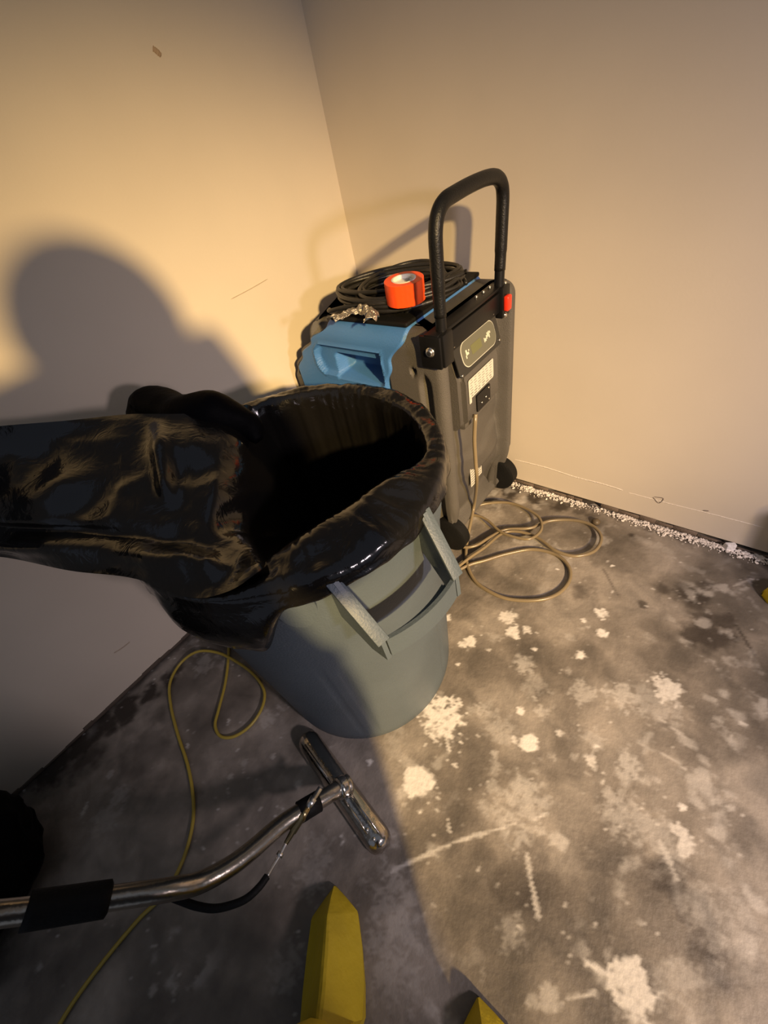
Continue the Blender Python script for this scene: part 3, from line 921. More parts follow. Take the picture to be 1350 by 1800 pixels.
h2 = [(0.599, -0.411, 0.019), (0.647, -0.426, 0.019), (0.687, -0.398, 0.019), (0.714, -0.333, 0.019), (0.745, -0.278, 0.019), (0.818, -0.230, 0.019), (0.860, -0.169, 0.019), (0.921, -0.130, 0.019), (0.975, -0.118, 0.019), (1.016, -0.131, 0.019), (1.044, -0.170, 0.019), (1.041, -0.233, 0.019), (0.994, -0.282, 0.019), (0.931, -0.288, 0.019), (0.866, -0.264, 0.019), (0.798, -0.263, 0.019), (0.744, -0.298, 0.019), (0.719, -0.390, 0.019), (0.696, -0.456, 0.019), (0.677, -0.525, 0.019), (0.655, -0.572, 0.019)]
cord('drain_hose', h2, 0.0056, HOSE, 'pale brown hose on the floor with its loop farthest right by the wall', 'hose')
h3 = [(0.582, -0.270, 0.030), (0.600, -0.222, 0.030), (0.641, -0.183, 0.030), (0.699, -0.154, 0.030), (0.773, -0.156, 0.030), (0.830, -0.180, 0.030), (0.858, -0.232, 0.030), (0.842, -0.287, 0.030), (0.793, -0.305, 0.030), (0.736, -0.304, 0.030), (0.671, -0.276, 0.030), (0.622, -0.271, 0.030), (0.576, -0.291, 0.030)]
cord('drain_hose', h3, 0.0052, HOSE, 'small brown hose loop on the floor next to the dehumidifier wheel', 'hose')
bm = bmesh.new(); lathe(bm, [(0.0001, 0), (0.013, 0), (0.015, 0.008), (0.009, 0.016), (0.0001, 0.018)], [(1.000, -0.085, 0.000)][0], 20)
tag(obj('hose_cap', bm, mat('brown_plastic_cap', (0.10, 0.075, 0.045), 0.5)), 'small round brown cap lying beside the right-hand hose loop', 'cap')

# ------------------------------------------------------------------ trash can
CANM = mat('blue_grey_can_plastic', (0.068, 0.089, 0.108), 0.5, bump=0.15, bscale=240, var=0.10, vscale=7)
CX, CY, R0, R1, CH = 0.588, -0.926, 0.262, 0.292, 0.748
can = empty('trash_can', (CX, CY, 0))
tag(can, 'blue-grey round plastic trash can lined with a black bag beside the dehumidifier', 'trash can')


def can_r(z): return R0 + (R1 - R0) * z / CH


def rib(a, z, r):
    if r < 0.2: return 0
    d = 0.0
    for c in (-2.02, -0.86, 0.22, 1.3, 2.4, 3.4, -0.72 - 0.0):
        q = abs((math.degrees(a) * PI / 180 - c + PI) % (2 * PI) - PI)
        d -= 0.0028 * (1 - ss(0.005, 0.014, q)) * (1 - ss(0.42, 0.46, z)) * ss(0.03, 0.06, z)
    return d


prof = [(0.001, 0.012), (R0 - 0.03, 0.012), (R0 - 0.02, 0.0), (R0 - 0.004, 0.0), (R0, 0.006)]
for i in range(1, 25):
    z = 0.006 + (CH - 0.05) * i / 24
    prof.append((can_r(z), z))
zr = CH - 0.04
prof += [(can_r(zr) + 0.008, zr + 0.002), (can_r(zr) + 0.012, zr + 0.010), (can_r(zr) + 0.012, CH - 0.006), (can_r(zr) + 0.009, CH), (can_r(zr) - 0.001, CH),
         (can_r(zr) - 0.004, CH - 0.006), (can_r(0.4) - 0.004, 0.4), (R0 - 0.006, 0.02), (0.001, 0.02)]
bm = bmesh.new()
lathe(bm, prof, (CX, CY, 0), 220, disp=rib)
obj('can_body', bm, CANM, can, angle=50)


def can_handle(az):
    """protruding trough handle: two side arms and a curved outer bar"""
    e = V(math.cos(az), math.sin(az), 0)
    t = V(-math.sin(az), math.cos(az), 0)
    c = V(CX, CY, 0)
    bm = bmesh.new()
    ro = can_r(0.66)
    def P(u, r, z): return c + e * r + t * u + V(0, 0, z)
    # outer bar curved, cross-section an upright L
    n = 14
    rows = []
    for i in range(n + 1):
        u = -0.074 + 0.148 * i / n
        bow = 0.012 * (1 - (u / 0.074) ** 2)
        r = 0.362 + bow
        rows.append([P(u, r, 0.640), P(u, r + 0.007, 0.640), P(u, r + 0.008, 0.592), P(u, r - 0.028, 0.588), P(u, r - 0.028, 0.594), P(u, r, 0.598)])
    vr = grid(bm, [list(q) for q in rows], closed_u=True)
    bm.faces.new(vr[0][::-1]); bm.faces.new(vr[-1])
    # inner ridge on the bar
    rows = []
    for i in range(n + 1):
        u = -0.070 + 0.140 * i / n
        bow = 0.012 * (1 - (u / 0.074) ** 2)
        r = 0.346 + bow
        rows.append([P(u, r - 0.002, 0.59), P(u, r - 0.002, 0.609), P(u, r + 0.002, 0.609), P(u, r + 0.002, 0.59)])
    vr = grid(bm, rows, closed_u=True)
    bm.faces.new(vr[0][::-1]); bm.faces.new(vr[-1])
    # side arms
    for s in (-1, 1):
        inn = [(0.275, CH - 0.012), (0.300, CH - 0.010), (0.368, 0.640), (0.370, 0.590), (0.335, 0.586), (0.275, 0.625)]
        a_ = []; b_ = []
        for (r, z) in inn:
            k = (r - 0.275) / 0.11
            uu = s * (0.088 - 0.014 * k)
            a_.append(bm.verts.new(P(uu, r, z)))
            b_.append(bm.verts.new(P(uu + s * 0.008, r, z)))
        m_ = len(inn)
        bm.faces.new(a_); bm.faces.new(b_[::-1])
        for i in range(m_): bm.faces.new((a_[i], a_[(i + 1) % m_], b_[(i + 1) % m_], b_[i]))
        # flange lip along the upper edge of the arm
        q0, q1 = P(s * 0.092, 0.294, CH - 0.010), P(s * 0.080, 0.370, 0.642)
        d = (q1 - q0).normalized()
        nrm_ = d.cross(t).normalized()
        box(bm, (q0 + q1) / 2, ((q1 - q0).length / 2, 0.011, 0.003), ax=(d, t, nrm_), bevel=0.0015)
    h = obj('handle', bm, CANM, can, angle=35)
    # half-round wing tabs either side
    for s in (-1, 1):
        bm = bmesh.new()
        pts = []
        for i in range(13):
            a = PI + PI * i / 12
            pts.append((math.cos(a) * 0.030, math.sin(a) * 0.048))
        pts = [(-0.030, 0.035)] + pts + [(0.030, 0.035)]
        a_, b_ = [], []
        for (u, v) in pts:
            ang = az + s * (0.125 + u * 1.0 + 0.030) / 0.295
            z = 0.690 + v
            rr = can_r(z)
            a_.append(bm.verts.new((CX + rr * math.cos(ang), CY + rr * math.sin(ang), z)))
            b_.append(bm.verts.new((CX + (rr + 0.012) * math.cos(ang), CY + (rr + 0.012) * math.sin(ang), z)))
        bm.faces.new(b_)
        for i in range(len(pts)): bm.faces.new((a_[i], a_[(i + 1) % len(pts)], b_[(i + 1) % len(pts)], b_[i]))
        obj('handle_tab', bm, CANM, h, angle=40)
    return h


HAZ = math.radians(-12)
can_handle(HAZ)
can_handle(HAZ + PI)

# ------------------------------------------------------------------ black bag
def bag_mat():
    m = bpy.data.materials.new('black_bag_film')
    m.use_nodes = True
    nt = m.node_tree; N, Lk = nt.nodes, nt.links
    b = N['Principled BSDF']
    b.inputs['Base Color'].default_value = (0.006, 0.0055, 0.005, 1)
    b.inputs['Roughness'].default_value = 0.15
    b.inputs['Specular IOR Level'].default_value = 0.58
    tc = N.new('ShaderNodeTexCoord')
    def noi(sc, det, dist, vec=None):
        n = N.new('ShaderNodeTexNoise'); n.inputs['Scale'].default_value = sc; n.inputs['Detail'].default_value = det
        n.inputs['Distortion'].default_value = dist
        Lk.new(tc.outputs['Object'], n.inputs['Vector']); return n.outputs['Fac']
    b1 = N.new('ShaderNodeBump'); b1.inputs['Strength'].default_value = 0.25; b1.inputs['Distance'].default_value = 0.012
    Lk.new(noi(8, 1, 1.2), b1.inputs['Height'])
    b2 = N.new('ShaderNodeBump'); b2.inputs['Strength'].default_value = 0.30; b2.inputs['Distance'].default_value = 0.004
    Lk.new(noi(26, 3, 2.2), b2.inputs['Height']); Lk.new(b1.outputs['Normal'], b2.inputs['Normal'])
    Lk.new(b2.outputs['Normal'], b.inputs['Normal'])
    return m


BAG = bag_mat()
bag = empty('trash_bag', (CX, CY, CH))
tag(bag, 'glossy black plastic bag lining the trash can, its slack top flopped to the left', 'trash bag')

CHORD = [(0.813, -0.857, 0.765), (0.741, -1.135, 0.765)]
chA, chB = V(CHORD[0]), V(CHORD[1])


def chord_r(a):
    d = V(math.cos(a), math.sin(a), 0)
    e = chB - chA
    den = d.x * e.y - d.y * e.x
    if abs(den) < 1e-6: return 9
    w = chA - V(CX, CY, 0)
    t = (w.x * e.y - w.y * e.x) / den
    return t if t > 0 else 9


def smin(a, b, k=0.02):
    h = max(0, min(1, 0.5 + 0.5 * (b - a) / k))
    return b * (1 - h) + a * h - k * h * (1 - h)


def hem_z(a):
    deg = (math.degrees(a) + 180) % 360 - 180
    z = 0.722 + 0.008 * nz(deg * 0.09, 0.4, 2)
    # lobe hanging at the near left of the can
    z -= 0.105 * bandf(-84, -49, 8, deg)
    z -= 0.030 * bandf(-175, -90, 8, deg)
    z -= 0.012 * bandf(10, 60, 8, deg)
    return z


def liner():
    bm = bmesh.new()
    n = 420
    rows = []
    zs = [0.06, 0.08, 0.12, 0.18, 0.25, 0.32, 0.39, 0.46, 0.52, 0.58, 0.63, 0.67, 0.70, 0.725]
    rim = CH + 0.006
    def fold(a, z, k=1.0):
        deg = math.degrees(a)
        return k * (0.013 * nz(deg * 0.045, z * 1.2, 5) + 0.010 * nz(deg * 0.13, z * 1.6, 9) + 0.0035 * nz(deg * 0.4, z * 3, 3))
    for z in zs:
        row = []
        for k in range(n):
            a = 2 * PI * k / n - PI
            rin = smin(chord_r(a) - 0.006, R1 - 0.020, 0.03)
            wall = can_r(z) - 0.016 - 0.012 * (1 - z)
            t = ss(0.45, 0.725, z)
            r = wall * (1 - t) + min(wall, rin) * t
            r += fold(a, z, 1.2) * (1 - 0.5 * t) - 0.004
            r = min(r, can_r(z) - 0.008)
            if z < 0.12: r *= 0.55 + 0.45 * ss(0.05, 0.12, z)
            row.append((CX + r * math.cos(a), CY + r * math.sin(a), z))
        rows.append(row)
    # over the rim
    for (s, dz) in ((0.0, 0.006), (0.08, 0.012), (0.2, 0.016), (0.35, 0.017), (0.5, 0.0175), (0.65, 0.018), (0.8, 0.018), (0.93, 0.015), (0.985, 0.008), (1.0, 0.0)):
        row = []
        for k in range(n):
            a = 2 * PI * k / n - PI
            rin = smin(chord_r(a), R1 - 0.018, 0.03)
            ro = R1 + 0.020
            r = rin + (ro - rin) * s
            wdt = ro - rin
            zz = CH - 0.012 + dz * (0.6 + 0.4 * 1) + 0.0
            zz += (0.012 * (1 - s) ** 2 * ss(0.04, 0.09, wdt))
            zz += 0.004 * nz(math.degrees(a) * 0.03 + s * 2.5, s * 5 - math.degrees(a) * 0.04, 51) * ss(0.02, 0.06, wdt) * math.sin(PI * s)
            zz += 0.0022 * nz(math.degrees(a) * 0.45, s * 1.5, 31) + 0.005 * nz(math.degrees(a) * 0.12, s * 2.0, 7) * ss(0, 0.4, s) + 0.006 * nz(math.degrees(a) * 0.05, s * 3, 17) * ss(0.03, 0.08, wdt)
            row.append((CX + r * math.cos(a), CY + r * math.sin(a), zz))
        rows.append(row)
    for s in (0.15, 0.35, 0.6, 0.8, 1.0):
        row = []
        for k in range(n):
            a = 2 * PI * k / n - PI
            deg = math.degrees(a)
            z = (CH - 0.014) * (1 - s) + hem_z(a) * s
            r = R1 + 0.020 + 0.004 * s + 0.006 * nz(deg * 0.14, s, 21) * s
            lob = bandf(-84, -47, 6, (deg + 180) % 360 - 180)
            r += 0.014 * lob * math.sin(s * PI)
            row.append((CX + r * math.cos(a), CY + r * math.sin(a), z))
        rows.append(row)
    g = grid(bm, rows, closed_u=True)
    bm.faces.new(g[0][::-1])
    o = obj('bag_liner', bm, BAG, bag)
    md = o.modifiers.new('film', 'SOLIDIFY'); md.thickness = 0.0012; md.offset = 0
    return o


liner()

# the slack top of the bag: a two-sided lobe of film going out over the left rim
FLAP = [
    [(0.189, -1.410, 1.000), (0.217, -1.429, 0.980), (0.246, -1.452, 0.955), (0.249, -1.474, 0.930), (0.258, -1.492, 0.910), (0.258, -1.509, 0.890)],
    [(0.168, -1.301, 0.950), (0.174, -1.327, 0.920), (0.217, -1.359, 0.890), (0.243, -1.387, 0.860), (0.236, -1.411, 0.830), (0.222, -1.433, 0.800)],
    [(0.200, -1.213, 0.920), (0.203, -1.241, 0.885), (0.245, -1.279, 0.850), (0.287, -1.313, 0.820), (0.285, -1.340, 0.785), (0.262, -1.365, 0.745)],
    [(0.249, -1.125, 0.890), (0.279, -1.158, 0.860), (0.358, -1.206, 0.835), (0.394, -1.241, 0.805), (0.414, -1.270, 0.775), (0.437, -1.301, 0.745)],
    [(0.313, -1.044, 0.870), (0.381, -1.090, 0.850), (0.451, -1.138, 0.830), (0.498, -1.182, 0.800), (0.532, -1.217, 0.772), (0.576, -1.245, 0.752)],
    [(0.385, -0.981, 0.850), (0.459, -1.035, 0.835), (0.513, -1.083, 0.810), (0.566, -1.130, 0.785), (0.632, -1.175, 0.768), (0.702, -1.216, 0.757)],
    [(0.402, -0.912, 0.820), (0.491, -0.979, 0.800), (0.560, -1.039, 0.780), (0.625, -1.100, 0.765), (0.695, -1.150, 0.765), (0.760, -1.179, 0.768)],
    [(0.384, -0.834, 0.785), (0.449, -0.898, 0.740), (0.519, -0.959, 0.700), (0.604, -1.033, 0.700), (0.694, -1.092, 0.735), (0.776, -1.137, 0.772)],
    [(0.338, -0.801, 0.720), (0.338, -0.792, 0.600), (0.403, -0.838, 0.540), (0.507, -0.933, 0.560), (0.616, -1.022, 0.630), (0.742, -1.096, 0.735)],
    [(0.268, -0.770, 0.640), (0.220, -0.694, 0.460), (0.316, -0.737, 0.400), (0.426, -0.837, 0.420), (0.529, -0.943, 0.500), (0.679, -1.048, 0.660)],
]


def flap():
    nu, nv = 12, 10
    cols = [[V(p) for p in c] for c in FLAP]
    dense = [catmull(c, nv) for c in cols]               # along v
    M = len(dense[0])
    rows = []
    for j in range(M):
        rows.append(catmull([c[j] for c in dense], nu))
    # rows[j][i]
    J, I = len(rows), len(rows[0])
    def wr(p, i, j):
        u = i / (I - 1); v = j / (J - 1)
        amp = math.sin(PI * v) ** 0.5 if 0 < v < 1 else 0
        d = 0.024 * nz(p.x * 5 + 3, p.y * 5, p.z * 4) + 0.012 * nz(p.x * 13, p.y * 13, p.z * 13 + 5)
        # ridged creases running with the pull of the film
        s1 = nz(u * 9 + 0.6 * v, v * 2.2, 3.3)
        s2 = nz(u * 4 - v * 3.0, v * 5.0 + u * 3, 8.1)
        d += 0.010 * (1 - abs(s1) * 3) * 0.5 + 0.008 * (0.6 - abs(s2) * 2.4) * 0.5
        # the puckered fold where the top is gathered
        d += 0.022 * math.exp(-((u - 0.50 - 0.05 * v) / 0.022) ** 2) * bandf(0.05, 0.5, 0.08, v)
        # long roll along the lower edge
        d += 0.020 * math.exp(-((v - 0.86) / 0.07) ** 2) * (1 - ss(0.62, 0.74, u)) - 0.014 * math.exp(-((v - 0.72) / 0.05) ** 2) * (1 - ss(0.62, 0.74, u))
        return d * amp
    bm = bmesh.new()
    top = []
    for j in range(J):
        row = []
        for i in range(I):
            a = rows[min(j + 1, J - 1)][i] - rows[max(j - 1, 0)][i]
            b = rows[j][min(i + 1, I - 1)] - rows[j][max(i - 1, 0)]
            nrm = b.cross(a).normalized()
            if nrm.z < 0: nrm = -nrm
            row.append(rows[j][i] + nrm * wr(rows[j][i], i, j))
        top.append(row)
    tv = grid(bm, top)
    # underside of the lobe
    bot = []
    for j in range(J):
        v = j / (J - 1)
        row = []
        for i in range(I):
            u = i / (I - 1)
            p = top[j][i]
            th = 0.075 * math.sin(PI * v) * (1 - ss(0.45, 0.62, u)) + 0.002
            row.append(V(p.x - 0.3 * th, p.y + 0.25 * th, p.z - th))
        bot.append(row)
    grid(bm, [r[::-1] for r in bot])
    return obj('bag_top', bm, BAG, bag)


flap()
# bunched film standing up behind the rim
bm = bmesh.new()
bp_ = [(0.270, -1.026, 0.790), (0.205, -0.985, 0.800), (0.218, -0.963, 0.815), (0.280, -0.958, 0.820), (0.350, -0.950, 0.820), (0.391, -0.922, 0.815), (0.418, -0.902, 0.790), (0.442, -0.887, 0.765), (0.462, -0.889, 0.745)]
Q = catmull(bp_, 8)
RR = [0.030, 0.046, 0.050, 0.042, 0.042, 0.046, 0.040, 0.026, 0.012]
rl = []
for i in range(len(Q)):
    t = i / 8
    k = min(int(t), len(RR) - 2); f = t - k
    rl.append(RR[k] * (1 - f) + RR[k + 1] * f)
tube(bm, Q, rl, 28)
for v in bm.verts:
    v.co += v.co.normalized() * 0 + V(nz(v.co.x * 18, v.co.y * 18, v.co.z * 18), nz(v.co.y * 18, v.co.z * 18, 4), nz(v.co.z * 18, v.co.x * 18, 9)) * 0.010
tag(obj('bag_bunch', bm, mat('black_bag_matte', (0.002, 0.002, 0.0025), 0.6, spec=0.04, bump=0.3, bscale=30), bag), 'matte black bunched film')

# ------------------------------------------------------------------ yellow cord on the floor
YEL = mat('yellow_cord_jacket', (0.40, 0.30, 0.045), 0.4)
yc = [(0.167, -1.168, 0.006), (0.226, -1.215, 0.006), (0.281, -1.268, 0.006), (0.328, -1.326, 0.006)] + [(0.358, -1.359, 0.007), (0.399, -1.367, 0.007), (0.434, -1.343, 0.007), (0.451, -1.296, 0.007), (0.442, -1.244, 0.007), (0.408, -1.206, 0.007), (0.340, -1.191, 0.007), (0.263, -1.196, 0.007), (0.173, -1.214, 0.007), (0.106, -1.252, 0.007), (0.080, -1.310, 0.007), (0.110, -1.370, 0.007), (0.181, -1.409, 0.007), (0.278, -1.442, 0.007), (0.380, -1.470, 0.007), (0.460, -1.503, 0.007), (0.514, -1.539, 0.007), (0.555, -1.592, 0.007), (0.574, -1.654, 0.007), (0.563, -1.716, 0.007), (0.560, -1.791, 0.007), (0.563, -1.856, 0.007), (0.572, -1.902, 0.007), (0.590, -1.959, 0.007)]
yc = [V(p) for p in yc]
for i in (11, 12, 13): yc[i].z = 0.018
cord('extension_cord', yc, 0.0045, YEL, 'thin yellow cord looping over the floor between the left wall and the chrome wand', 'cord', n=14)

# ------------------------------------------------------------------ wand
CHR = mat('polished_steel', (0.50, 0.46, 0.41), 0.16, metal=1.0, bump=0.12, bscale=60)
wand = empty('extraction_wand', [(0.782, -1.248, 0.000)][0])
W0 = V(wand.location)
tag(wand, 'chrome T-shaped floor extraction wand lying in front of the trash can', 'extraction wand')


def wobj(name, bm, m, parent=wand, **k):
    """parts are modelled in world coordinates, then moved into the frame of the empty"""
    o = obj(name, bm, m, None, **k)
    return attach(o, parent)


def attach(o, parent):
    o.parent = parent
    p = parent
    off = V(0, 0, 0)
    while p is not None:
        off += p.location
        p = p.parent
    o.data.transform(Matrix.Translation(-off))
    return o


HE = [(0.611, -1.221, 0.000), (0.943, -1.280, 0.000)]
ha, hb = V(HE[0]), V(HE[1])
hd_ = (hb - ha).normalized()
hs = V(0, 0, 1).cross(hd_).normalized()      # sideways


def head():
    bm = bmesh.new()
    L = (hb - ha).length
    prof = [(-0.030, 0.004), (-0.031, 0.014), (-0.026, 0.026), (-0.017, 0.037), (-0.008, 0.041), (0.0, 0.0415), (0.009, 0.040), (0.019, 0.035), (0.026, 0.026),
            (0.030, 0.014), (0.030, 0.004), (0.022, 0.002), (0.0, 0.006), (-0.022, 0.002)]
    ridge = [(-0.006, 0.0415, 0.004)]
    rows = []
    for i in range(41):
        t = i / 40
        e = min(t, 1 - t) * L
        k = math.sqrt(max(0.0, 1 - max(0, 1 - e / 0.026) ** 2)) if e < 0.026 else 1
        k = max(k, 0.08)
        c = ha + hd_ * (L * t)
        rows.append([c + hs * (s * (0.35 + 0.65 * k)) + V(0, 0, 0.004 + (z - 0.004) * (0.55 + 0.45 * k) * (1.0 + 0.10 * math.exp(-((t - 0.5) / 0.12) ** 2)))
                     for s, z in prof])
    g = grid(bm, rows, closed_u=True)
    bm.faces.new(g[0][::-1]); bm.faces.new(g[-1])
    o = wobj('wand_head', bm, CHR, angle=55)
    bm = bmesh.new()
    for (u, a, b) in ((-0.012, 0.10, 0.46), (0.010, 0.54, 0.93), (-0.010, 0.54, 0.88)):
        p, q = ha + hd_ * L * a + hs * u + V(0, 0, 0.0415), ha + hd_ * L * b + hs * u + V(0, 0, 0.040)
        cyl(bm, p, q, 0.0028, 10)
    wobj('weld_bead', bm, CHR, o)
    bm = bmesh.new()
    p = ha + hd_ * L * 0.93 + V(0, 0, 0.040)
    for q in (0.93, 0.86):
        p = ha + hd_ * L * q - hs * 0.006 + V(0, 0, 0.038)
        cyl(bm, p, p + V(0, 0, 0.006), 0.004, 12)
    wobj('rivet', bm, STEEL, o)
    return o


wh = head()
tp_ = [(0.799, -1.236, 0.040), (0.792, -1.257, 0.055), (0.781, -1.296, 0.080), (0.756, -1.378, 0.120), (0.749, -1.451, 0.160), (0.742, -1.492, 0.185), (0.728, -1.532, 0.215), (0.711, -1.561, 0.260), (0.659, -1.620, 0.320), (0.606, -1.681, 0.385), (0.570, -1.723, 0.450), (0.565, -1.748, 0.540), (0.584, -1.757, 0.630), (0.637, -1.742, 0.720), (0.701, -1.726, 0.800)]
TP = catmull(tp_, 8)
WAND_END = TP[-1].copy()
rad = []
for i in range(len(TP)):
    t = i / 8
    rad.append(0.024 - 0.005 * ss(0, 1.2, t) if t < 1.2 else 0.0185)
bm = bmesh.new(); tube(bm, TP, rad, 20)
wt = wobj('wand_tube', bm, mat('brushed_steel', (0.46, 0.41, 0.34), 0.24, metal=1.0, bump=0.08, bscale=80))
bm = bmesh.new(); tube(bm, TP[3:10], [0.023, 0.0255, 0.0255, 0.0255, 0.0255, 0.0255, 0.023], 20)
wobj('tube_collar', bm, CHR)
bm = bmesh.new(); i0 = 8 * 8 - 1; i1 = 8 * 9 + 1
seg_ = TP[i0 + 1:i1 + 1]
tube(bm, [seg_[0] + (seg_[0] - seg_[1]) * 0.3] + seg_ + [seg_[-1]], [0.020] + [0.0265] * len(seg_) + [0.021], 20)
wobj('rubber_grip', bm, RUBBER)
# spray line with brass valve
BRASS = mat('dull_brass', (0.42, 0.33, 0.17), 0.3, metal=1.0)
vp = [V(p) for p in [(0.776, -1.282, 0.115), (0.776, -1.305, 0.112), (0.776, -1.328, 0.110), (0.779, -1.353, 0.112), (0.782, -1.379, 0.115), (0.786, -1.402, 0.118), (0.791, -1.421, 0.122), (0.795, -1.442, 0.128), (0.800, -1.459, 0.135)]]
bm = bmesh.new(); tube(bm, catmull(vp[3:], 6), 0.0036, 10)
wobj('spray_pipe', bm, STEEL)
bm = bmesh.new(); tube(bm, [vp[0], vp[1], vp[1], vp[2]], [0.006, 0.006, 0.009, 0.009], 12)
wobj('spray_fitting', bm, STEEL)
bm = bmesh.new(); tube(bm, [vp[2], vp[2], vp[3], vp[3], vp[4], vp[4], vp[5]], [0.006, 0.0105, 0.0105, 0.0085, 0.0085, 0.0065, 0.005], 6)
tag(wobj('spray_valve', bm, BRASS), 'brass valve')
for q in (vp[2], vp[6]):
    bm = bmesh.new(); d = (vp[3] - vp[2]).normalized(); cyl(bm, q - d * 0.004, q + d * 0.004, 0.0095 if q is vp[2] else 0.0075, 6)
    wobj('fitting_nut', bm, STEEL)
hp_ = catmull([(0.800, -1.459, 0.135), (0.801, -1.480, 0.140), (0.794, -1.507, 0.143), (0.777, -1.532, 0.147), (0.756, -1.554, 0.155), (0.730, -1.570, 0.170), (0.707, -1.579, 0.190), (0.685, -1.586, 0.215)], 8)
bm = bmesh.new(); tube(bm, hp_, 0.0072, 12)
tag(wobj('spray_hose', bm, RUBBER), 'black rubber spray hose')
# strap that carries the valve
bm = bmesh.new()
m_ = TP[8 * 2 + 3]
tube(bm, [TP[8 * 2 + 1], TP[8 * 2 + 3], TP[8 * 2 + 5]], 0.0225, 20)
wobj('hose_clamp', bm, RUBBER)

# ------------------------------------------------------------------ black filled bag in the shadow at the left
bm = bmesh.new()
bmesh.ops.create_icosphere(bm, subdivisions=5, radius=1.0)
bc = V(0.215, -1.995, 0.15)
for v in bm.verts:
    p = v.co.copy()
    s_ = 1 + 0.16 * nz(p.x * 1.6 + 2, p.y * 1.6, p.z * 1.6) + 0.05 * nz(p.x * 5, p.y * 5, p.z * 5) - 0.03 * abs(nz(p.x * 9, p.y * 9, p.z * 3))
    q = V(p.x * 0.185 * s_, p.y * 0.255 * s_, p.z * 0.17 * s_)
    q += bc
    q.z = max(q.z, 0.001)
    q.x = max(q.x, 0.012)
    v.co = q
o = obj('garbage_bag', bm, mat('black_bag_dark', (0.002, 0.002, 0.002), 0.6, spec=0.06, bump=0.4, bscale=16))
tag(o, 'black lumpy sack slumped on the floor against the left wall behind the wand tube', 'sack')

# ------------------------------------------------------------------ photographer: only the yellow boot toes are in view
BOOT = mat('yellow_overboot', (0.50, 0.37, 0.012), 0.55, bump=0.25, bscale=60, var=0.08, vscale=14)
SUIT = mat('dark_work_suit', (0.05, 0.055, 0.07), 0.85, bump=0.3, bscale=90)
person = empty('person', (1.28, -1.62, 0))
tag(person, 'person at the bottom edge, only two pointed yellow boot toes in view', 'person')


def boot(tip, ang, yaw_name='boot'):
    """pointed overboot with a centre seam: sections run from the toe back to the heel, then up the shaft"""
    d = V(math.cos(ang), math.sin(ang), 0)           # backwards from the toe
    s = V(-d.y, d.x, 0)
    bm = bmesh.new()
    secs = [  # dist, half width, ridge height, side height
        (0.000, 0.002, 0.012, 0.010), (0.020, 0.024, 0.036, 0.012), (0.044, 0.048, 0.060, 0.014), (0.049, 0.050, 0.064, 0.016),
        (0.100, 0.057, 0.078, 0.020), (0.150, 0.060, 0.096, 0.034), (0.190, 0.058, 0.120, 0.060)]
    rows = []
    for (x, w, h, sh) in secs:
        c = V(tip) + d * x
        c.z = 0
        rows.append([c - s * w + V(0, 0, 0.001), c - s * w * 1.02 + V(0, 0, sh * 0.6), c - s * w * 0.86 + V(0, 0, sh), c - s * w * 0.10 + V(0, 0, h), c + V(0, 0, h + 0.002),
                     c + s * w * 0.10 + V(0, 0, h), c + s * w * 0.86 + V(0, 0, sh), c + s * w * 1.02 + V(0, 0, sh * 0.6), c + s * w + V(0, 0, 0.001)])
    # shaft
    cs = V(tip) + d * 0.235; cs.z = 0
    for (z, r, back) in ((0.16, 0.062, 0.0), (0.22, 0.058, 0.004), (0.30, 0.062, 0.008), (0.40, 0.068, 0.012)):
        row = []
        for k in range(9):
            a = PI * 1.0 - PI * k / 8
            row.append(cs + d * back + s * (-math.cos(PI * k / 8)) * r - d * math.sin(PI * k / 8) * r + V(0, 0, z))
        rows.append(row)
    grid(bm, rows)
    # rear half
    rows2 = []
    for (z, r, back) in ((0.002, 0.048, 0.0), (0.06, 0.050, 0.0), (0.16, 0.060, 0.0), (0.22, 0.058, 0.004), (0.30, 0.062, 0.008), (0.40, 0.068, 0.012)):
        rows2.append([cs + d * back + s * math.cos(PI * k / 12) * r * -1 + d * math.sin(PI * k / 12) * r * 1.2 + V(0, 0, z) for k in range(13)])
    # heel side walls joining toe block and heel
    grid(bm, rows2)
    for sg in (-1, 1):
        a = [V(tip) + d * 0.19 + s * sg * 0.050, cs + s * sg * 0.048]
        grid(bm, [[V(p.x, p.y, 0.001) for p in a], [V(a[0].x, a[0].y, 0.042), V(a[1].x, a[1].y, 0.06)],
                  [V(a[0].x, a[0].y, 0.070), V(cs.x + s.x * sg * 0.06, cs.y + s.y * sg * 0.06, 0.16)]])
    o = obj('boot', bm, BOOT, None, smooth=True, angle=28)
    attach(o, person)
    return o


boot([(0.891, -1.399, 0.000)][0], math.radians(-47))
boot([(1.215, -1.346, 0.000)][0], math.radians(-47))


WEND = WAND_END                                    # upper end of the wand tube, held in the left hand
LW = WEND + V(0.085, 0.0, 0.065)


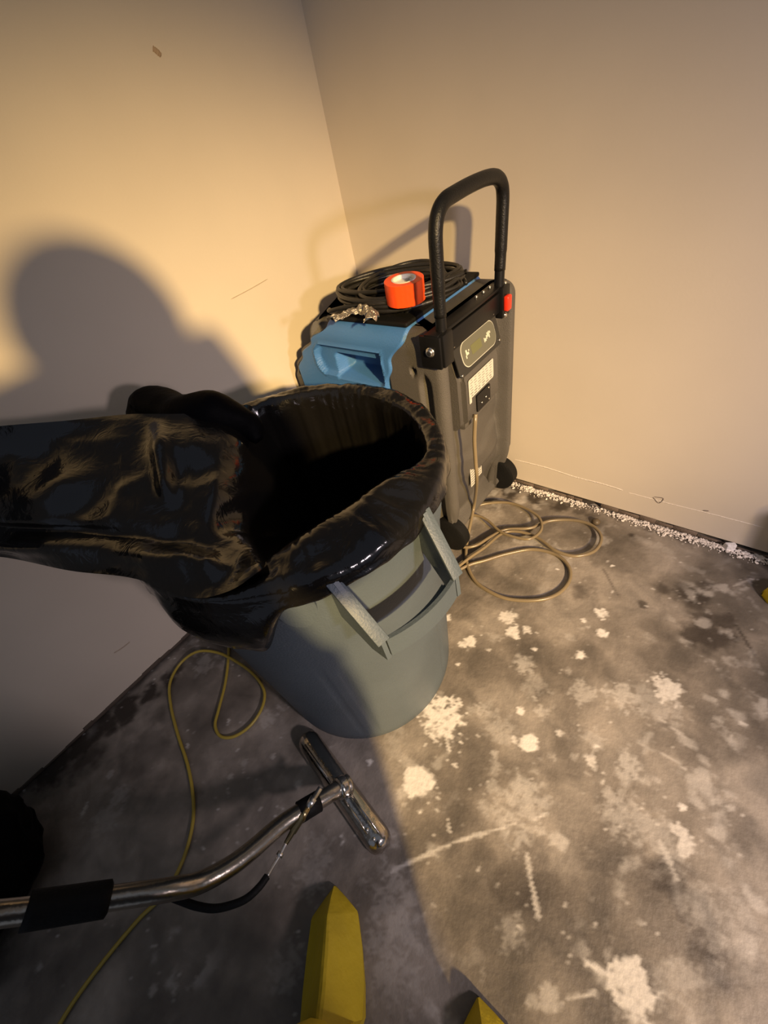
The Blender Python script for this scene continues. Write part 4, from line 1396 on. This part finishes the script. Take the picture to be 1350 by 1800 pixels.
def skin_body():
    me = bpy.data.meshes.new('body')
    J = dict(  # skirt and wide left elbow added to widen the shadow cast by the body
        pelvis=(1.44, -1.63, 0.90, .165), waist=(1.45, -1.61, 1.05, .160), chest=(1.45, -1.57, 1.27, .190), neck=(1.44, -1.54, 1.38, .085), head0=(1.435, -1.53, 1.43, .070),
        lhip=(1.35, -1.70, 0.84, .125), lknee=(1.20, -1.66, 0.47, .085), lank=(1.095, -1.600, 0.16, .055),
        rhip=(1.47, -1.50, 0.84, .130), rknee=(1.43, -1.50, 0.47, .100), skirt=(1.43, -1.62, 0.66, .200), rank=(1.400, -1.545, 0.16, .055),
        lsh=(1.34, -1.74, 1.38, .105), lelb=(1.36, -1.96, 1.10, .095), lwri=(LW.x, LW.y, LW.z, .042),
        rsh=(1.52, -1.40, 1.37, .105), relb=(1.57, -1.37, 1.08, .075), rwri=(1.36, -1.36, 1.10, .038))
    E = [('pelvis', 'skirt'), ('pelvis', 'waist'), ('waist', 'chest'), ('chest', 'neck'), ('neck', 'head0'), ('pelvis', 'lhip'), ('lhip', 'lknee'), ('lknee', 'lank'),
         ('pelvis', 'rhip'), ('rhip', 'rknee'), ('rknee', 'rank'), ('chest', 'lsh'), ('lsh', 'lelb'), ('lelb', 'lwri'), ('chest', 'rsh'), ('rsh', 'relb'), ('relb', 'rwri')]
    # hands: palm and five fingers each
    for sd, w, ppx in (('l', V(LW), V(-0.050, 0.0, -0.035)), ('r', V(1.36, -1.36, 1.10), V(-0.045, 0.040, 0.045))):
        J[sd + 'palm'] = (*(w + ppx), .026)
        E.append((sd + 'wri', sd + 'palm'))
    keys = list(J)
    me.from_pydata([V(J[k][:3]) - person.location for k in keys], [(keys.index(a), keys.index(b)) for a, b in E], [])
    o = bpy.data.objects.new('body', me)
    C.objects.link(o)
    o.parent = person
    md = o.modifiers.new('skin', 'SKIN')
    for i, k in enumerate(keys):
        sv = me.skin_vertices[0].data[i]
        r = J[k][3]
        sv.radius = (r, r)
        sv.use_root = (k == 'pelvis')
    sb = o.modifiers.new('sub', 'SUBSURF'); sb.levels = 2; sb.render_levels = 2
    me.materials.append(SUIT)
    return o


body = skin_body()


def head_and_hood():
    c = V(1.425, -1.505, 1.470)
    f = V(-0.60, 0.62, -0.50).normalized()                    # looking down towards the can
    side = f.cross(V(0, 0, 1)).normalized()
    up = side.cross(f).normalized()
    M3 = Matrix((side, f, up)).transposed()
    def W(x, y, z): return c + M3 @ V(x, y, z)
    bm = bmesh.new()
    bmesh.ops.create_icosphere(bm, subdivisions=5, radius=1.0)
    for v in bm.verts:
        p = v.co.copy()
        x, y, z = p.x * 0.076, p.y * 0.096, p.z * 0.118
        jaw = max(0, -p.z)
        x *= 1 - 0.30 * jaw; y *= 1 - 0.10 * jaw
        if p.y > 0:
            y -= 0.010 * p.y * math.exp(-((z - 0.012) / 0.014) ** 2) * (1 if abs(x) > 0.012 else 0.3)         # eye sockets
            y += 0.026 * math.exp(-(x / 0.011) ** 2) * bandf(-0.030, 0.010, 0.010, z)                            # nose
            y += 0.006 * math.exp(-(x / 0.024) ** 2) * (math.exp(-((z + 0.052) / 0.006) ** 2) + math.exp(-((z + 0.064) / 0.006) ** 2))   # lips
            y += 0.008 * math.exp(-(x / 0.020) ** 2) * math.exp(-((z + 0.095) / 0.014) ** 2)                      # chin
        v.co = W(x, y, z)
    skin = mat('skin', (0.50, 0.30, 0.21), 0.5, bump=0.1, bscale=200)
    hd = attach(obj('head', bm, skin), person)
    for sx in (-1, 1):
        bm = bmesh.new(); bmesh.ops.create_uvsphere(bm, u_segments=16, v_segments=12, radius=0.0115)
        for v in bm.verts: v.co = W(sx * 0.030 + v.co.x, 0.078 + v.co.y, 0.010 + v.co.z)
        e = obj('eye', bm, mat('eye_white', (0.8, 0.8, 0.78), 0.2)); attach(e, person)
        bm = bmesh.new(); bmesh.ops.create_uvsphere(bm, u_segments=12, v_segments=10, radius=0.020)
        for v in bm.verts: v.co = W(sx * 0.077 + v.co.x * 0.4, -0.002 + v.co.y * 0.8, 0.0 + v.co.z * 1.5)
        attach(obj('ear', bm, skin), person)
    # loose work hood, open at the face
    bm = bmesh.new()
    rows = []
    for i in range(15):
        t = i / 14
        y = 0.085 - 0.215 * t
        r = 0.118 * math.sqrt(max(0.02, 1 - max(0, (t - 0.35) / 0.65) ** 2)) + 0.010 * ss(0, 0.2, t)
        rows.append([W(r * 0.95 * math.cos(2 * PI * k / 32), y + 0.012 * nz(k, i * 0.4, 2) * 0.3, r * 1.12 * math.sin(2 * PI * k / 32) + 0.005) for k in range(32)])
    g = grid(bm, rows, closed_u=True)
    bm.faces.new(g[-1])
    h = obj('hood', bm, SUIT); attach(h, person)
    h.modifiers.new('cloth', 'SOLIDIFY').thickness = 0.003


head_and_hood()


def hand(w, pp, fwd, side, name):
    """palm block and five tapering finger chains, as one skinned mesh"""
    P0 = V(w) + V(pp)
    fwd = V(fwd).normalized(); side = V(side).normalized()
    vs_, ed, rr = [P0], [], [0.020]
    for k, (off, ln) in enumerate(((-0.030, 0.058), (-0.010, 0.072), (0.010, 0.076), (0.028, 0.066))):
        p = len(vs_)
        base = P0 + side * off + fwd * 0.035
        b2 = base + fwd * ln * 0.5 + V(0, 0, 0.004)
        b3 = base + fwd * ln * 0.85 - V(0, 0, 0.012)
        vs_ += [base, b2, b3]; rr += [0.0095, 0.0085, 0.007]
        ed += [(0, p), (p, p + 1), (p + 1, p + 2)]
    p = len(vs_)
    vs_ += [P0 - side * -0.036 + fwd * 0.0, P0 + side * 0.052 + fwd * 0.030]
    rr += [0.011, 0.009]; ed += [(0, p), (p, p + 1)]
    me = bpy.data.meshes.new('hand')
    me.from_pydata([q - person.location for q in vs_], ed, [])
    o = bpy.data.objects.new('hand', me); C.objects.link(o); o.parent = person
    o.modifiers.new('skin', 'SKIN')
    for i, r in enumerate(rr):
        me.skin_vertices[0].data[i].radius = (r, r); me.skin_vertices[0].data[i].use_root = (i == 0)
    sb = o.modifiers.new('sub', 'SUBSURF'); sb.levels = 1; sb.render_levels = 2
    me.materials.append(mat('black_work_glove', (0.02, 0.02, 0.02), 0.6))


hand(LW, (-0.050, 0.0, -0.035), (-0.6, -0.1, -0.8), (0.5, 0.8, 0), 'left')
hand((1.36, -1.36, 1.10), (-0.045, 0.040, 0.045), (-0.7, 0.6, 0.4), (-0.6, -0.8, 0), 'right')

# ------------------------------------------------------------------ machine shape added out of view to shade the lower-left wall and floor
mc = empty('added_shade_blocker', (2.02, -2.12, 0))
tag(mc, 'added machine-shaped blocker on four wheels, unseen behind the camera, shading the wall and floor', 'machine')
M2 = mat('shade_blocker_plastic', (0.03, 0.035, 0.045), 0.5, bump=0.2, bscale=200)
bm = bmesh.new(); box(bm, (0, 0, 0.79), (0.20, 0.33, 0.67), bevel=0.05, seg=5)
obj('blocker_tank', bm, M2, mc, angle=40)
bm = bmesh.new(); box(bm, (0, 0, 1.49), (0.17, 0.29, 0.035), bevel=0.03, seg=4); lathe(bm, [(0.10, 0.0), (0.10, 0.03), (0.09, 0.045), (0.0001, 0.05)], (0, 0, 1.52), 36)
obj('blocker_lid', bm, BLACKM, mc, angle=40)
bm = bmesh.new(); tube(bm, catmull([(0.17, -0.27, 1.30), (0.20, -0.27, 1.56), (0.20, -0.24, 1.64), (0.20, -0.15, 1.66), (0.20, 0.15, 1.66), (0.20, 0.24, 1.64), (0.20, 0.27, 1.56), (0.17, 0.27, 1.30)], 8), 0.016, 14)
obj('blocker_handle', bm, CHR, mc)
for (x, y) in ((-0.15, -0.27), (-0.15, 0.27), (0.15, -0.27), (0.15, 0.27)):
    bm = bmesh.new(); lathe(bm, [(0.0001, -0.02), (0.06, -0.02), (0.07, -0.01), (0.07, 0.01), (0.06, 0.02), (0.0001, 0.02)], (x, y, 0.07), 28, 'y')
    w = obj('wheel', bm, RUBBER, mc, angle=50)
    bm = bmesh.new(); box(bm, (x, y, 0.11), (0.02, 0.03, 0.05), bevel=0.004)
    obj('blocker_wheel_bracket', bm, STEEL, w, smooth=False)

# ------------------------------------------------------------------ yellow boot standing by the right-hand wall, just entering the frame
bm = bmesh.new()
rows = []
for (x, w, h) in ((0.0, 0.004, 0.022), (0.012, 0.026, 0.040), (0.04, 0.042, 0.055), (0.09, 0.048, 0.072), (0.14, 0.045, 0.10)):
    rows.append([V(x, w * math.cos(PI * k / 12), h * math.sin(PI * k / 12) + 0.001) for k in range(13)])
grid(bm, rows)
for (x0, x1) in ((0.14, 0.26),):
    rows = []
    for (z, r) in ((0.0, 0.055), (0.05, 0.055), (0.10, 0.056), (0.18, 0.056), (0.28, 0.062), (0.33, 0.066)):
        rows.append([V(0.19 + r * 1.15 * math.cos(2 * PI * k / 28), r * 0.9 * math.sin(2 * PI * k / 28), z) for k in range(28)])
    grid(bm, rows, closed_u=True)
o = obj('rubber_boot', bm, mat('bright_yellow_rubber', (0.72, 0.55, 0.01), 0.4))
o.modifiers.new('thick', 'SOLIDIFY').thickness = 0.002
o.location = [(1.483, -0.156, 0.000)][0]
o.rotation_euler.z = math.radians(5)
tag(o, 'bright yellow boot toe just entering the frame at the right edge near the wall', 'boot')

# parts of the standing things were modelled in world coordinates: move them into the frame of their empties
for root in (dh, can, bag):
    for ch in list(root.children):
        ch.data.transform(Matrix.Translation(-root.location))
        for g2 in ch.children:
            g2.data.transform(Matrix.Translation(-root.location))
